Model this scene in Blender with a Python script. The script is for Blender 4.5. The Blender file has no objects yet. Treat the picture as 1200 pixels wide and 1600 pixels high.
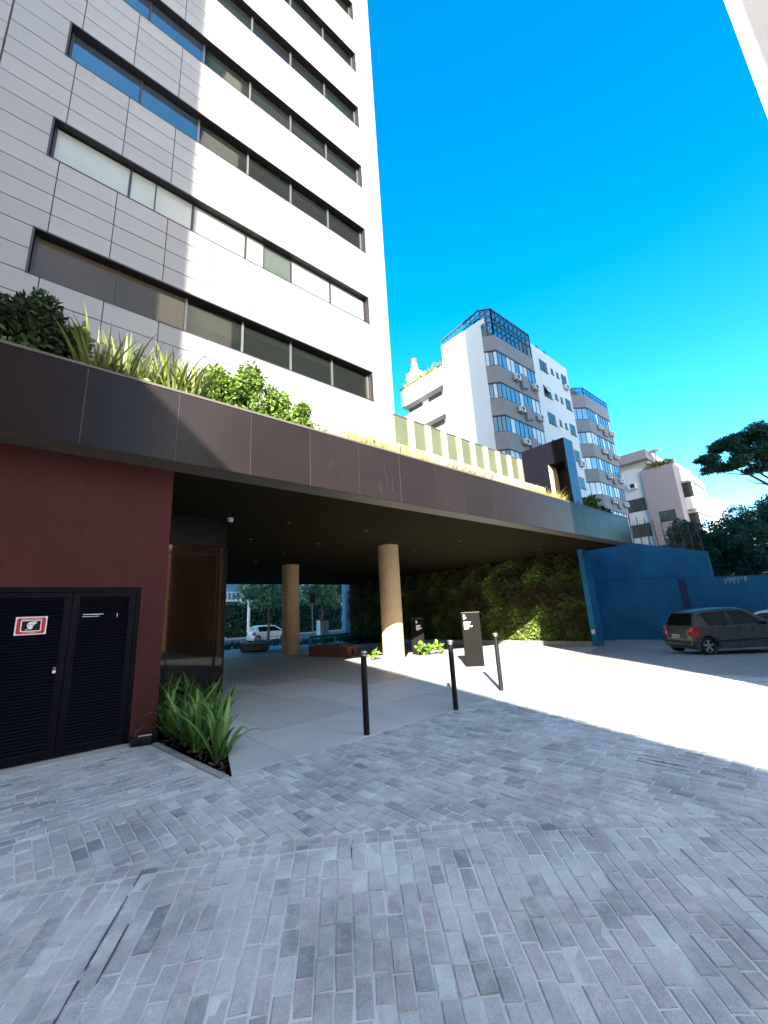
import bpy, bmesh, math, random
import numpy as np
from mathutils import Vector, Matrix

random.seed(7)
RNG = np.random.default_rng(11)
SC = bpy.context.scene
COL = SC.collection
PI = math.pi

# ------------------------------------------------------------------ camera
YAW, PITCH, ROLL, FPX = 0.7255, 0.24204, -0.05642, 648.4
cy, sy, cp, sp, cr, sr = math.cos(YAW), math.sin(YAW), math.cos(PITCH), math.sin(PITCH), math.cos(ROLL), math.sin(ROLL)
FW = Vector((sy*cp, cy*cp, sp))
R0 = Vector((cy, -sy, 0))
U0 = R0.cross(FW)
RT = R0*cr + U0*sr
UP = U0*cr - R0*sr
EYE = Vector((0, 0, 1.6))
cam_d = bpy.data.cameras.new('camera')
cam = bpy.data.objects.new('camera', cam_d)
COL.objects.link(cam)
cam_d.sensor_fit = 'HORIZONTAL'
cam_d.sensor_width = 36.0
cam_d.lens = 36.0*FPX/1200.0
cam_d.clip_start = 0.05
cam_d.clip_end = 2000
cam.matrix_world = Matrix(((RT.x, UP.x, -FW.x, EYE.x), (RT.y, UP.y, -FW.y, EYE.y), (RT.z, UP.z, -FW.z, EYE.z), (0, 0, 0, 1)))
SC.camera = cam

# ------------------------------------------------------------------ sky and sun
SUN_AZ = math.radians(43.5)      # direction the shadows run, from +X towards +Y
SUN_EL = math.radians(22.8)
world = bpy.data.worlds.new('World')
SC.world = world
world.use_nodes = True
nt = world.node_tree
nt.nodes.clear()
sky = nt.nodes.new('ShaderNodeTexSky')
sky.sky_type = 'NISHITA'
sky.sun_disc = False
sky.sun_elevation = SUN_EL
sky.sun_rotation = math.atan2(-math.cos(SUN_AZ), -math.sin(SUN_AZ))
sky.altitude = 0
sky.air_density = 1.0
sky.dust_density = 0.9
sky.ozone_density = 2.0
hs = nt.nodes.new('ShaderNodeHueSaturation')
hs.inputs['Hue'].default_value = 0.49
hs.inputs['Saturation'].default_value = 1.48
hs.inputs['Value'].default_value = 1.0
bg = nt.nodes.new('ShaderNodeBackground')
bg.inputs['Strength'].default_value = 0.078
wo = nt.nodes.new('ShaderNodeOutputWorld')
nt.links.new(sky.outputs[0], hs.inputs['Color'])
nt.links.new(hs.outputs[0], bg.inputs['Color'])
nt.links.new(bg.outputs[0], wo.inputs['Surface'])
sd = bpy.data.lights.new('sun', 'SUN')
sd.energy = 4.1
sd.angle = math.radians(0.53)
sd.color = (1.0, 0.92, 0.79)
sun = bpy.data.objects.new('sun', sd)
COL.objects.link(sun)
to_sun = Vector((-math.cos(SUN_AZ)*math.cos(SUN_EL), -math.sin(SUN_AZ)*math.cos(SUN_EL), math.sin(SUN_EL)))
sun.rotation_euler = to_sun.to_track_quat('Z', 'Y').to_euler()
sun.location = (0, 0, 60)
SC.view_settings.view_transform = 'Standard'
SC.view_settings.look = 'None'
SC.view_settings.exposure = 2.85
SC.view_settings.gamma = 1.0
SC.view_settings.use_curve_mapping = False
SC.cycles.max_bounces = 8

# ------------------------------------------------------------------ helpers
def smooth01(t):
    t = min(1.0, max(0.0, t))
    return t*t*(3 - 2*t)

def g(x, y):
    """height of the ground"""
    return -0.40*max(smooth01((x - 9.5)/12.0), smooth01((y - 24.0)/12.0))

def project(p):
    d = Vector(p) - EYE
    z = d.dot(FW)
    if z < 0.05:
        return None
    return 600 + FPX*d.dot(RT)/z, 800 - FPX*d.dot(UP)/z, z

def in_view(p, m=20):
    q = project(p)
    return q is not None and -m < q[0] < 1200 + m and -m < q[1] < 1600 + m

def ray_at(px, py, depth):
    """world point that a surveyed direction meets at a given depth"""
    return EYE + (RT*((px - 600)/FPX) - UP*((py - 800)/FPX) + FW)*depth

ROOT = {}

def tag(o, label=None, cat=None, group=None, kind=None):
    if label: o['label'] = label
    if cat: o['category'] = cat
    if group: o['group'] = group
    if kind: o['kind'] = kind
    return o

def thing(name, label, cat, loc=(0, 0, 0), group=None, rz=0.0):
    o = bpy.data.objects.new(name, None)
    o.empty_display_size = 0.1
    COL.objects.link(o)
    o.location = loc
    o.rotation_euler = (0, 0, rz)
    ROOT[o.name] = Vector(loc) if rz == 0 else None
    return tag(o, label, cat, group)

class MB:
    """collects shapes that become one mesh"""
    def __init__(self):
        self.v, self.f, self.mi = [], [], []
        self.m = 0
    def add(self, vs, fs):
        b = len(self.v)
        self.v += [tuple(v) for v in vs]
        for f in fs:
            self.f.append(tuple(b + i for i in f))
            self.mi.append(self.m)
        return self
    def box(self, x0, x1, y0, y1, z0, z1):
        return self.add([(x0, y0, z0), (x1, y0, z0), (x1, y1, z0), (x0, y1, z0), (x0, y0, z1), (x1, y0, z1), (x1, y1, z1), (x0, y1, z1)],
                        [(0, 3, 2, 1), (4, 5, 6, 7), (0, 1, 5, 4), (1, 2, 6, 5), (2, 3, 7, 6), (3, 0, 4, 7)])
    def obox(self, c, ax, ay, az):
        """box round c with half axes ax, ay, az"""
        c, ax, ay, az = Vector(c), Vector(ax), Vector(ay), Vector(az)
        vs = [c + ax*i + ay*j + az*k for k in (-1, 1) for i, j in ((-1, -1), (1, -1), (1, 1), (-1, 1))]
        return self.add(vs, [(0, 3, 2, 1), (4, 5, 6, 7), (0, 1, 5, 4), (1, 2, 6, 5), (2, 3, 7, 6), (3, 0, 4, 7)])
    def bar(self, a, b, w, h=None, up=(0, 0, 1)):
        a, b = Vector(a), Vector(b)
        d = b - a
        L = d.length
        d.normalize()
        u = Vector(up)
        if abs(d.dot(u)) > 0.98: u = Vector((0, 1, 0))
        s = d.cross(u).normalized()
        t = s.cross(d)
        return self.obox((a + b)/2, d*(L/2), s*(w/2), t*((h or w)/2))
    def prism(self, poly, z0, z1):
        """poly in x,y; z0/z1 numbers or lists"""
        n = len(poly)
        Z0 = z0 if hasattr(z0, '__len__') else [z0]*n
        Z1 = z1 if hasattr(z1, '__len__') else [z1]*n
        vs = [(p[0], p[1], Z0[i]) for i, p in enumerate(poly)] + [(p[0], p[1], Z1[i]) for i, p in enumerate(poly)]
        fs = [tuple(range(n - 1, -1, -1)), tuple(range(n, 2*n))] + [(i, (i + 1) % n, n + (i + 1) % n, n + i) for i in range(n)]
        return self.add(vs, fs)
    def sheet(self, pts, off):
        """planar polygon of 3-D points thickened along off"""
        n = len(pts)
        off = Vector(off)
        vs = [Vector(p) for p in pts] + [Vector(p) + off for p in pts]
        fs = [tuple(range(n - 1, -1, -1)), tuple(range(n, 2*n))] + [(i, (i + 1) % n, n + (i + 1) % n, n + i) for i in range(n)]
        return self.add(vs, fs)
    def tube(self, path, rad, n=8):
        path = [Vector(p) for p in path]
        R = rad if hasattr(rad, '__len__') else [rad]*len(path)
        vs, fs = [], []
        ref = None
        for i, p in enumerate(path):
            d = (path[min(i + 1, len(path) - 1)] - path[max(i - 1, 0)]).normalized()
            if ref is None or abs(ref.dot(d)) > 0.95:
                ref = Vector((0, 0, 1)) if abs(d.z) < 0.9 else Vector((1, 0, 0))
            s = d.cross(ref).normalized()
            t = s.cross(d)
            ref = t
            for k in range(n):
                a = 2*PI*k/n
                vs.append(p + (s*math.cos(a) + t*math.sin(a))*R[i])
        for i in range(len(path) - 1):
            for k in range(n):
                fs.append((i*n + k, i*n + (k + 1) % n, (i + 1)*n + (k + 1) % n, (i + 1)*n + k))
        fs.append(tuple(range(n - 1, -1, -1)))
        fs.append(tuple(range((len(path) - 1)*n, len(path)*n)))
        return self.add(vs, fs)
    def lathe(self, prof, c=(0, 0, 0), n=24):
        vs, fs = [], []
        for r, z in prof:
            for k in range(n):
                a = 2*PI*k/n
                vs.append((c[0] + r*math.cos(a), c[1] + r*math.sin(a), c[2] + z))
        m = len(prof)
        for i in range(m - 1):
            for k in range(n):
                fs.append((i*n + k, i*n + (k + 1) % n, (i + 1)*n + (k + 1) % n, (i + 1)*n + k))
        fs.append(tuple(range(n - 1, -1, -1)))
        fs.append(tuple(range((m - 1)*n, m*n)))
        return self.add(vs, fs)
    def build(self, name, mat, parent=None, smooth=False, bevel=0, local=False, off=None, seg=2):
        off = Vector(off) if off is not None else None
        if off is None:
            off = Vector((0, 0, 0))
            if parent is not None and not local:
                q = parent
                while q.parent is not None:
                    off += q.location if q.type != 'EMPTY' else Vector((0, 0, 0))
                    q = q.parent
                off = ROOT.get(q.name) or Vector(q.location)
        me = bpy.data.meshes.new(name)
        me.from_pydata([(v[0] - off.x, v[1] - off.y, v[2] - off.z) for v in self.v], [], self.f)
        mats = mat if isinstance(mat, (list, tuple)) else [mat]
        for m in mats: me.materials.append(m)
        if len(mats) > 1:
            me.polygons.foreach_set('material_index', self.mi)
        if smooth:
            me.polygons.foreach_set('use_smooth', [True]*len(me.polygons))
            me.set_sharp_from_angle(angle=math.radians(38))
        me.update()
        o = bpy.data.objects.new(name, me)
        COL.objects.link(o)
        if parent is not None: o.parent = parent
        if bevel:
            b = o.modifiers.new('bevel', 'BEVEL')
            b.width = bevel
            b.segments = seg
            b.limit_method = 'ANGLE'
            b.angle_limit = math.radians(40)
        return o

def raw_mesh(name, verts, faces, mat, parent=None, tint=None, smooth=False):
    """verts (n,3) world minus parent's root, faces (m,k) arrays; tint: one value per face"""
    me = bpy.data.meshes.new(name)
    V = np.asarray(verts, float)
    if parent is not None:
        q = parent
        while q.parent is not None: q = q.parent
        V = V - np.array(q.location)
    F = np.asarray(faces, int)
    m, k = F.shape
    me.vertices.add(len(V))
    me.vertices.foreach_set('co', V.astype(np.float32).ravel())
    me.loops.add(m*k)
    me.loops.foreach_set('vertex_index', F.astype(np.int32).ravel())
    me.polygons.add(m)
    me.polygons.foreach_set('loop_start', (np.arange(m)*k).astype(np.int32))
    me.polygons.foreach_set('loop_total', np.full(m, k, np.int32))
    me.update(calc_edges=True)
    if tint is not None:
        a = me.attributes.new('tint', 'FLOAT', 'FACE')
        a.data.foreach_set('value', np.asarray(tint, np.float32))
    me.polygons.foreach_set('use_smooth', [bool(smooth)]*m)
    mats = mat if isinstance(mat, (list, tuple)) else [mat]
    for mm in mats: me.materials.append(mm)
    me.validate()
    o = bpy.data.objects.new(name, me)
    COL.objects.link(o)
    if parent is not None: o.parent = parent
    return o

def copy_tree(o, parent=None):
    c = o.copy()
    COL.objects.link(c)
    if parent is not None:
        c.parent = parent
        c.matrix_parent_inverse = o.matrix_parent_inverse.copy()
    for ch in list(KIDS.get(o.name, [])) or [k for k in o.children]:
        copy_tree(ch, c)
    return c
KIDS = {}

# ------------------------------------------------------------------ materials
def nodes_of(name):
    m = bpy.data.materials.new(name)
    m.use_nodes = True
    t = m.node_tree
    b = t.nodes['Principled BSDF']
    return m, t, b

def N(t, kind, **kw):
    n = t.nodes.new(kind)
    for k, v in kw.items():
        if k in n.inputs: n.inputs[k].default_value = v
        else: setattr(n, k, v)
    return n

def rgb(c): return (c[0], c[1], c[2], 1)
def mul(c, k): return tuple(min(1, x*k) for x in c)

def pm(name, base, rough=0.6, var=0.18, scale=6.0, bump=0.08, fine=60.0, spec=0.5, metal=0.0, ior=None, stretch=None, streak=0.0, objvar=0.0):
    """a weathered plain surface: two noises tint it, a fine one roughens it"""
    m, t, b = nodes_of(name)
    L = t.links
    tc = N(t, 'ShaderNodeTexCoord')
    mp = N(t, 'ShaderNodeMapping')
    if stretch: mp.inputs['Scale'].default_value = stretch
    L.new(tc.outputs['Object'], mp.inputs['Vector'])
    n1 = N(t, 'ShaderNodeTexNoise', Scale=scale, Detail=6.0, Roughness=0.62)
    n2 = N(t, 'ShaderNodeTexNoise', Scale=fine, Detail=3.0)
    L.new(mp.outputs[0], n1.inputs['Vector'])
    L.new(mp.outputs[0], n2.inputs['Vector'])
    mx = N(t, 'ShaderNodeMix', data_type='RGBA')
    mx.inputs[6].default_value = rgb(mul(base, 1 - var))
    mx.inputs[7].default_value = rgb(mul(base, 1 + var))
    ad = N(t, 'ShaderNodeMath', operation='MULTIPLY_ADD')
    ad.inputs[1].default_value = 0.35
    L.new(n2.outputs['Fac'], ad.inputs[0])
    rm = N(t, 'ShaderNodeMapRange')
    rm.inputs['From Min'].default_value = 0.3
    rm.inputs['From Max'].default_value = 0.7
    L.new(n1.outputs['Fac'], rm.inputs['Value'])
    s2 = N(t, 'ShaderNodeMath', operation='MULTIPLY')
    s2.inputs[1].default_value = 0.65
    L.new(rm.outputs[0], s2.inputs[0])
    L.new(s2.outputs[0], ad.inputs[2])
    L.new(ad.outputs[0], mx.inputs[0])
    col = mx.outputs[2]
    if objvar > 0:
        oi = N(t, 'ShaderNodeObjectInfo')
        ro = N(t, 'ShaderNodeMapRange')
        ro.inputs['To Min'].default_value = 1 - objvar
        ro.inputs['To Max'].default_value = 1 + objvar*0.5
        L.new(oi.outputs['Random'], ro.inputs['Value'])
        mo_ = N(t, 'ShaderNodeMix', data_type='RGBA', blend_type='MULTIPLY')
        mo_.inputs[0].default_value = 1.0
        L.new(col, mo_.inputs[6])
        L.new(ro.outputs[0], mo_.inputs[7])
        col = mo_.outputs[2]
    if streak > 0:
        mp2 = N(t, 'ShaderNodeMapping')
        mp2.inputs['Scale'].default_value = (7, 7, 0.5)
        L.new(tc.outputs['Object'], mp2.inputs['Vector'])
        n3 = N(t, 'ShaderNodeTexNoise', Scale=2.0, Detail=5.0)
        L.new(mp2.outputs[0], n3.inputs['Vector'])
        r3 = N(t, 'ShaderNodeMapRange')
        r3.inputs['From Min'].default_value = 0.55
        r3.inputs['From Max'].default_value = 0.75
        r3.inputs['To Max'].default_value = streak
        L.new(n3.outputs['Fac'], r3.inputs['Value'])
        m3 = N(t, 'ShaderNodeMix', data_type='RGBA')
        m3.inputs[7].default_value = rgb(mul(base, 0.55))
        L.new(r3.outputs[0], m3.inputs[0])
        L.new(col, m3.inputs[6])
        col = m3.outputs[2]
    L.new(col, b.inputs['Base Color'])
    rr = N(t, 'ShaderNodeMapRange')
    rr.inputs['To Min'].default_value = max(0.02, rough - 0.08)
    rr.inputs['To Max'].default_value = min(1, rough + 0.08)
    L.new(n1.outputs['Fac'], rr.inputs['Value'])
    L.new(rr.outputs[0], b.inputs['Roughness'])
    b.inputs['Metallic'].default_value = metal
    b.inputs['Specular IOR Level'].default_value = spec
    if ior: b.inputs['IOR'].default_value = ior
    if bump > 0:
        bp = N(t, 'ShaderNodeBump', Strength=bump, Distance=0.01)
        L.new(n2.outputs['Fac'], bp.inputs['Height'])
        L.new(bp.outputs[0], b.inputs['Normal'])
    return m

def leaf_mat(name, dark, mid, light, rough=0.55, trans=0.25):
    m, t, b = nodes_of(name)
    L = t.links
    at = N(t, 'ShaderNodeAttribute', attribute_name='tint')
    cr_ = N(t, 'ShaderNodeValToRGB')
    e = cr_.color_ramp.elements
    e[0].color, e[1].color = rgb(dark), rgb(light)
    k = e.new(0.5)
    k.color = rgb(mid)
    L.new(at.outputs['Fac'], cr_.inputs[0])
    L.new(cr_.outputs[0], b.inputs['Base Color'])
    b.inputs['Roughness'].default_value = rough
    b.inputs['Specular IOR Level'].default_value = 0.35
    tr = N(t, 'ShaderNodeBsdfTranslucent')
    L.new(cr_.outputs[0], tr.inputs['Color'])
    ms = N(t, 'ShaderNodeMixShader')
    ms.inputs[0].default_value = trans
    L.new(b.outputs[0], ms.inputs[1])
    L.new(tr.outputs[0], ms.inputs[2])
    L.new(ms.outputs[0], t.nodes['Material Output'].inputs['Surface'])
    return m

def stone_mat(name, source):
    """granite sett: one tint per stone, speckle, pale lime smears"""
    m, t, b = nodes_of(name)
    L = t.links
    if source == 'object':
        tint = N(t, 'ShaderNodeObjectInfo').outputs['Random']
    else:
        tint = N(t, 'ShaderNodeAttribute', attribute_name='tint').outputs['Fac']
    geo = N(t, 'ShaderNodeNewGeometry')
    cr_ = N(t, 'ShaderNodeValToRGB')
    e = cr_.color_ramp.elements
    e[0].position, e[0].color = 0.0, rgb((0.225, 0.265, 0.29))
    e[1].position, e[1].color = 1.0, rgb((0.53, 0.60, 0.635))
    for p, c in ((0.04, (0.285, 0.325, 0.35)), (0.12, (0.375, 0.415, 0.445)), (0.35, (0.405, 0.455, 0.49)), (0.5, (0.415, 0.435, 0.47)), (0.62, (0.42, 0.415, 0.445)), (0.75, (0.43, 0.485, 0.52)), (0.92, (0.465, 0.52, 0.555))):
        k = e.new(p)
        k.color = rgb(c)
    L.new(tint, cr_.inputs[0])
    n1 = N(t, 'ShaderNodeTexNoise', Scale=160.0, Detail=4.0, Roughness=0.7)
    n2 = N(t, 'ShaderNodeTexNoise', Scale=9.0, Detail=8.0, Roughness=0.7)
    n3 = N(t, 'ShaderNodeTexNoise', Scale=0.9, Detail=3.0)
    for n in (n1, n2, n3): L.new(geo.outputs['Position'], n.inputs['Vector'])
    r1 = N(t, 'ShaderNodeMapRange')
    r1.inputs['From Min'].default_value = 0.25
    r1.inputs['From Max'].default_value = 0.75
    r1.inputs['To Min'].default_value = 0.62
    r1.inputs['To Max'].default_value = 1.35
    L.new(n1.outputs['Fac'], r1.inputs['Value'])
    m1 = N(t, 'ShaderNodeMix', data_type='RGBA', blend_type='MULTIPLY')
    m1.inputs[0].default_value = 1.0
    L.new(cr_.outputs[0], m1.inputs[6])
    L.new(r1.outputs[0], m1.inputs[7])
    # broad stains left by water and traffic
    n4 = N(t, 'ShaderNodeTexNoise', Scale=1.7, Detail=6.0, Roughness=0.7)
    L.new(geo.outputs['Position'], n4.inputs['Vector'])
    r4 = N(t, 'ShaderNodeMapRange')
    r4.inputs['From Min'].default_value = 0.32
    r4.inputs['From Max'].default_value = 0.62
    r4.inputs['To Min'].default_value = 0.62
    r4.inputs['To Max'].default_value = 1.1
    L.new(n4.outputs['Fac'], r4.inputs['Value'])
    m4 = N(t, 'ShaderNodeMix', data_type='RGBA', blend_type='MULTIPLY')
    m4.inputs[0].default_value = 1.0
    L.new(m1.outputs[2], m4.inputs[6])
    L.new(r4.outputs[0], m4.inputs[7])
    m1 = m4
    # lime smears
    a = N(t, 'ShaderNodeMath', operation='ADD')
    L.new(n2.outputs['Fac'], a.inputs[0])
    L.new(n3.outputs['Fac'], a.inputs[1])
    r2 = N(t, 'ShaderNodeMapRange')
    r2.inputs['From Min'].default_value = 0.96
    r2.inputs['From Max'].default_value = 1.32
    r2.inputs['To Max'].default_value = 0.75
    L.new(a.outputs[0], r2.inputs['Value'])
    m2 = N(t, 'ShaderNodeMix', data_type='RGBA')
    m2.inputs[7].default_value = rgb((0.56, 0.59, 0.60))
    L.new(r2.outputs[0], m2.inputs[0])
    L.new(m1.outputs[2], m2.inputs[6])
    L.new(m2.outputs[2], b.inputs['Base Color'])
    b.inputs['Roughness'].default_value = 0.72
    b.inputs['Specular IOR Level'].default_value = 0.35
    bp = N(t, 'ShaderNodeBump', Strength=0.35, Distance=0.004)
    L.new(n1.outputs['Fac'], bp.inputs['Height'])
    bp2 = N(t, 'ShaderNodeBump', Strength=0.35, Distance=0.01)
    L.new(n2.outputs['Fac'], bp2.inputs['Height'])
    L.new(bp.outputs[0], bp2.inputs['Normal'])
    L.new(bp2.outputs[0], b.inputs['Normal'])
    return m

def mortar_mat(name):
    m, t, b = nodes_of(name)
    L = t.links
    geo = N(t, 'ShaderNodeNewGeometry')
    n1 = N(t, 'ShaderNodeTexNoise', Scale=1.6, Detail=5.0, Roughness=0.65)
    n2 = N(t, 'ShaderNodeTexNoise', Scale=60.0, Detail=4.0)
    for n in (n1, n2): L.new(geo.outputs['Position'], n.inputs['Vector'])
    c = N(t, 'ShaderNodeValToRGB')
    e = c.color_ramp.elements
    e[0].position, e[0].color = 0.36, rgb((0.36, 0.375, 0.39))
    e[1].position, e[1].color = 0.62, rgb((0.58, 0.625, 0.65))
    k = e.new(0.46)
    k.color = rgb((0.47, 0.49, 0.505))
    L.new(n1.outputs['Fac'], c.inputs[0])
    # beyond the stones that are laid one by one the courses carry on as a pattern
    bt = N(t, 'ShaderNodeTexBrick')
    bt.inputs['Color1'].default_value = rgb((0.23, 0.21, 0.215))
    bt.inputs['Color2'].default_value = rgb((0.33, 0.30, 0.295))
    bt.inputs['Mortar'].default_value = rgb((0.42, 0.40, 0.38))
    bt.inputs['Scale'].default_value = 1.0
    bt.inputs['Brick Width'].default_value = 0.205
    bt.inputs['Row Height'].default_value = 0.105
    bt.inputs['Mortar Size'].default_value = 0.007
    mp = N(t, 'ShaderNodeMapping')
    mp.inputs['Rotation'].default_value = (0, 0, PI/2)
    L.new(geo.outputs['Position'], mp.inputs['Vector'])
    L.new(mp.outputs[0], bt.inputs['Vector'])
    sx = N(t, 'ShaderNodeSeparateXYZ')
    L.new(geo.outputs['Position'], sx.inputs[0])
    gt = N(t, 'ShaderNodeMath', operation='GREATER_THAN')
    gt.inputs[1].default_value = 11.3
    L.new(sx.outputs['X'], gt.inputs[0])
    mx = N(t, 'ShaderNodeMix', data_type='RGBA')
    L.new(gt.outputs[0], mx.inputs[0])
    L.new(c.outputs[0], mx.inputs[6])
    L.new(bt.outputs['Color'], mx.inputs[7])
    L.new(mx.outputs[2], b.inputs['Base Color'])
    b.inputs['Roughness'].default_value = 0.85
    bp = N(t, 'ShaderNodeBump', Strength=0.5, Distance=0.006)
    L.new(n2.outputs['Fac'], bp.inputs['Height'])
    L.new(bp.outputs[0], b.inputs['Normal'])
    return m

def glass_mat(name, base, rough=0.03, ior=1.7, spec=0.5):
    """reflective facade glass over a dim interior"""
    m, t, b = nodes_of(name)
    L = t.links
    tc = N(t, 'ShaderNodeTexCoord')
    n1 = N(t, 'ShaderNodeTexNoise', Scale=0.7, Detail=3.0)
    L.new(tc.outputs['Object'], n1.inputs['Vector'])
    mx = N(t, 'ShaderNodeMix', data_type='RGBA')
    mx.inputs[6].default_value = rgb(mul(base, 0.7))
    mx.inputs[7].default_value = rgb(mul(base, 1.35))
    L.new(n1.outputs['Fac'], mx.inputs[0])
    L.new(mx.outputs[2], b.inputs['Base Color'])
    b.inputs['Roughness'].default_value = rough
    b.inputs['IOR'].default_value = ior
    b.inputs['Specular IOR Level'].default_value = spec
    bp = N(t, 'ShaderNodeBump', Strength=0.02, Distance=0.02)
    L.new(n1.outputs['Fac'], bp.inputs['Height'])
    L.new(bp.outputs[0], b.inputs['Normal'])
    return m

def clear_glass(name, tint, a=0.75):
    m, t, b = nodes_of(name)
    L = t.links
    tr = N(t, 'ShaderNodeBsdfTransparent')
    tr.inputs[0].default_value = rgb(tint)
    b.inputs['Base Color'].default_value = rgb(mul(tint, 0.03))
    b.inputs['Roughness'].default_value = 0.04
    b.inputs['IOR'].default_value = 1.6
    ms = N(t, 'ShaderNodeMixShader')
    ms.inputs[0].default_value = a
    L.new(b.outputs[0], ms.inputs[1])
    L.new(tr.outputs[0], ms.inputs[2])
    L.new(ms.outputs[0], t.nodes['Material Output'].inputs['Surface'])
    return m

def car_paint(name, base, rough=0.3, metal=0.4):
    m, t, b = nodes_of(name)
    L = t.links
    tc = N(t, 'ShaderNodeTexCoord')
    n1 = N(t, 'ShaderNodeTexNoise', Scale=900.0, Detail=1.0)
    n2 = N(t, 'ShaderNodeTexNoise', Scale=4.0, Detail=4.0)
    L.new(tc.outputs['Object'], n1.inputs['Vector'])
    L.new(tc.outputs['Object'], n2.inputs['Vector'])
    mx = N(t, 'ShaderNodeMix', data_type='RGBA')
    mx.inputs[6].default_value = rgb(mul(base, 0.75))
    mx.inputs[7].default_value = rgb(mul(base, 1.3))
    L.new(n1.outputs['Fac'], mx.inputs[0])
    L.new(mx.outputs[2], b.inputs['Base Color'])
    rr = N(t, 'ShaderNodeMapRange')
    rr.inputs['To Min'].default_value = rough - 0.05
    rr.inputs['To Max'].default_value = rough + 0.15
    L.new(n2.outputs['Fac'], rr.inputs['Value'])
    L.new(rr.outputs[0], b.inputs['Roughness'])
    b.inputs['Metallic'].default_value = metal
    b.inputs['Coat Weight'].default_value = 0.35
    b.inputs['Coat Roughness'].default_value = 0.06
    return m

def ribbed_mat(name, base):
    """profiled sheet with narrow upright ribs"""
    m = pm(name, base, rough=0.65, var=0.32, scale=0.9, bump=0.05, streak=0.45, spec=0.2)
    t = m.node_tree
    b = t.nodes['Principled BSDF']
    L = t.links
    tc = N(t, 'ShaderNodeTexCoord')
    w = N(t, 'ShaderNodeTexWave', wave_type='BANDS', bands_direction='X')
    w.inputs['Scale'].default_value = 9.0
    L.new(tc.outputs['Object'], w.inputs['Vector'])
    bp = N(t, 'ShaderNodeBump', Strength=0.18, Distance=0.008)
    L.new(w.outputs['Fac'], bp.inputs['Height'])
    L.new(bp.outputs[0], b.inputs['Normal'])
    return m

M = {}
M['stone'] = stone_mat('granite_sett_single', 'object')
M['stone_mass'] = stone_mat('granite_sett_mass', 'attr')
M['mortar'] = mortar_mat('lime_mortar')
M['soil'] = pm('soil', (0.035, 0.024, 0.018), 0.95, 0.4, 20, 0.6)
M['mulch'] = pm('bark_mulch', (0.06, 0.035, 0.024), 0.9, 0.5, 14, 0.5)
M['concrete'] = pm('smooth_concrete', (0.48, 0.50, 0.51), 0.6, 0.16, 1.1, 0.12, 40, objvar=0.22)
M['kerb'] = pm('kerb_stone', (0.30, 0.29, 0.28), 0.8, 0.2, 5, 0.2)
M['asphalt'] = pm('asphalt', (0.055, 0.055, 0.058), 0.9, 0.2, 3, 0.3)
M['clad'] = pm('pale_porcelain_cladding', (0.27, 0.268, 0.275), 0.5, 0.10, 1.5, 0.05, 90, objvar=0.06)
M['clad_back'] = pm('cladding_joint', (0.075, 0.07, 0.066), 0.8)
M['reveal'] = pm('dark_window_lining', (0.018, 0.016, 0.018), 0.5)
M['mullion'] = pm('grey_aluminium', (0.16, 0.165, 0.165), 0.4, metal=0.6)
M['g_dark'] = glass_mat('grey_green_glass', (0.055, 0.07, 0.06), 0.03, 1.75)
M['g_brown'] = glass_mat('brown_glass', (0.075, 0.060, 0.042), 0.05, 1.5, 0.3)
M['g_sky'] = glass_mat('mirror_blue_glass', (0.03, 0.05, 0.07), 0.015, 2.7)
M['g_frost'] = glass_mat('frosted_glass', (0.30, 0.335, 0.32), 0.25, 1.5)
M['blind'] = pm('pale_roller_blind', (0.26, 0.285, 0.265), 0.7, 0.10, 1.2, 0)
M['fascia'] = pm('bronze_composite_panel', (0.0155, 0.0124, 0.0138), 0.24, 0.14, 1.4, 0.03, 120, streak=0.15, spec=0.15, objvar=0.15)
M['soffit'] = pm('brown_soffit', (0.022, 0.017, 0.009), 0.95, 0.15, 2, 0.03, spec=0.02)
M['lip'] = pm('bronze_lip', (0.11, 0.09, 0.07), 0.5, 0.1)
M['coping'] = pm('coping', (0.09, 0.083, 0.078), 0.45, 0.1, spec=0.3)
M['redwall'] = ribbed_mat('oxide_red_ribbed_sheet', (0.062, 0.016, 0.0145))
M['door'] = pm('navy_louvre', (0.0015, 0.002, 0.008), 0.5, 0.25, 3, 0.02, spec=0.12)
M['column'] = pm('tan_stone_column', (0.60, 0.42, 0.245), 0.75, 0.2, 2.2, 0.25, 60)
M['black'] = pm('black_paint', (0.006, 0.006, 0.007), 0.45, 0.2, spec=0.25)
M['chrome'] = pm('brushed_steel', (0.6, 0.6, 0.6), 0.25, 0.1, metal=0.9)
M['totem'] = pm('bronze_totem', (0.0055, 0.005, 0.0045), 0.6, 0.15, spec=0.06)
M['white'] = pm('white_print', (0.82, 0.82, 0.80), 0.6, 0.03)
M['red'] = pm('red_print', (0.55, 0.012, 0.02), 0.5, 0.08)
M['bluewall'] = pm('slate_blue_render', (0.014, 0.15, 0.30), 0.8, 0.36, 0.8, 0.25, 24, streak=0.5, spec=0.3)
M['bluedark'] = pm('dark_blue_render', (0.02, 0.035, 0.10), 0.7, 0.14)
M['stain'] = pm('lime_stain', (0.5, 0.55, 0.58), 0.8)
M['navy'] = pm('navy_metal_panel', (0.005, 0.005, 0.010), 0.55, 0.12, 2, 0.02, spec=0.1)
M['skypanel'] = pm('sky_reflection_panel', (0.03, 0.17, 0.36), 0.4, 0.1, 2, 0.02)  # bright blue stands in for sky reflected in the pavilion's near end
M['beige'] = pm('beige_panel', (0.55, 0.45, 0.33), 0.6, 0.1)
M['post'] = pm('tan_timber_post', (0.36, 0.28, 0.18), 0.65, 0.15, 9)
M['screen'] = glass_mat('green_privacy_glass', (0.085, 0.10, 0.06), 0.3, 1.5)
M['aptwhite'] = pm('white_render', (0.66, 0.66, 0.65), 0.8, 0.06, 1.2, 0.1, streak=0.12)
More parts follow.
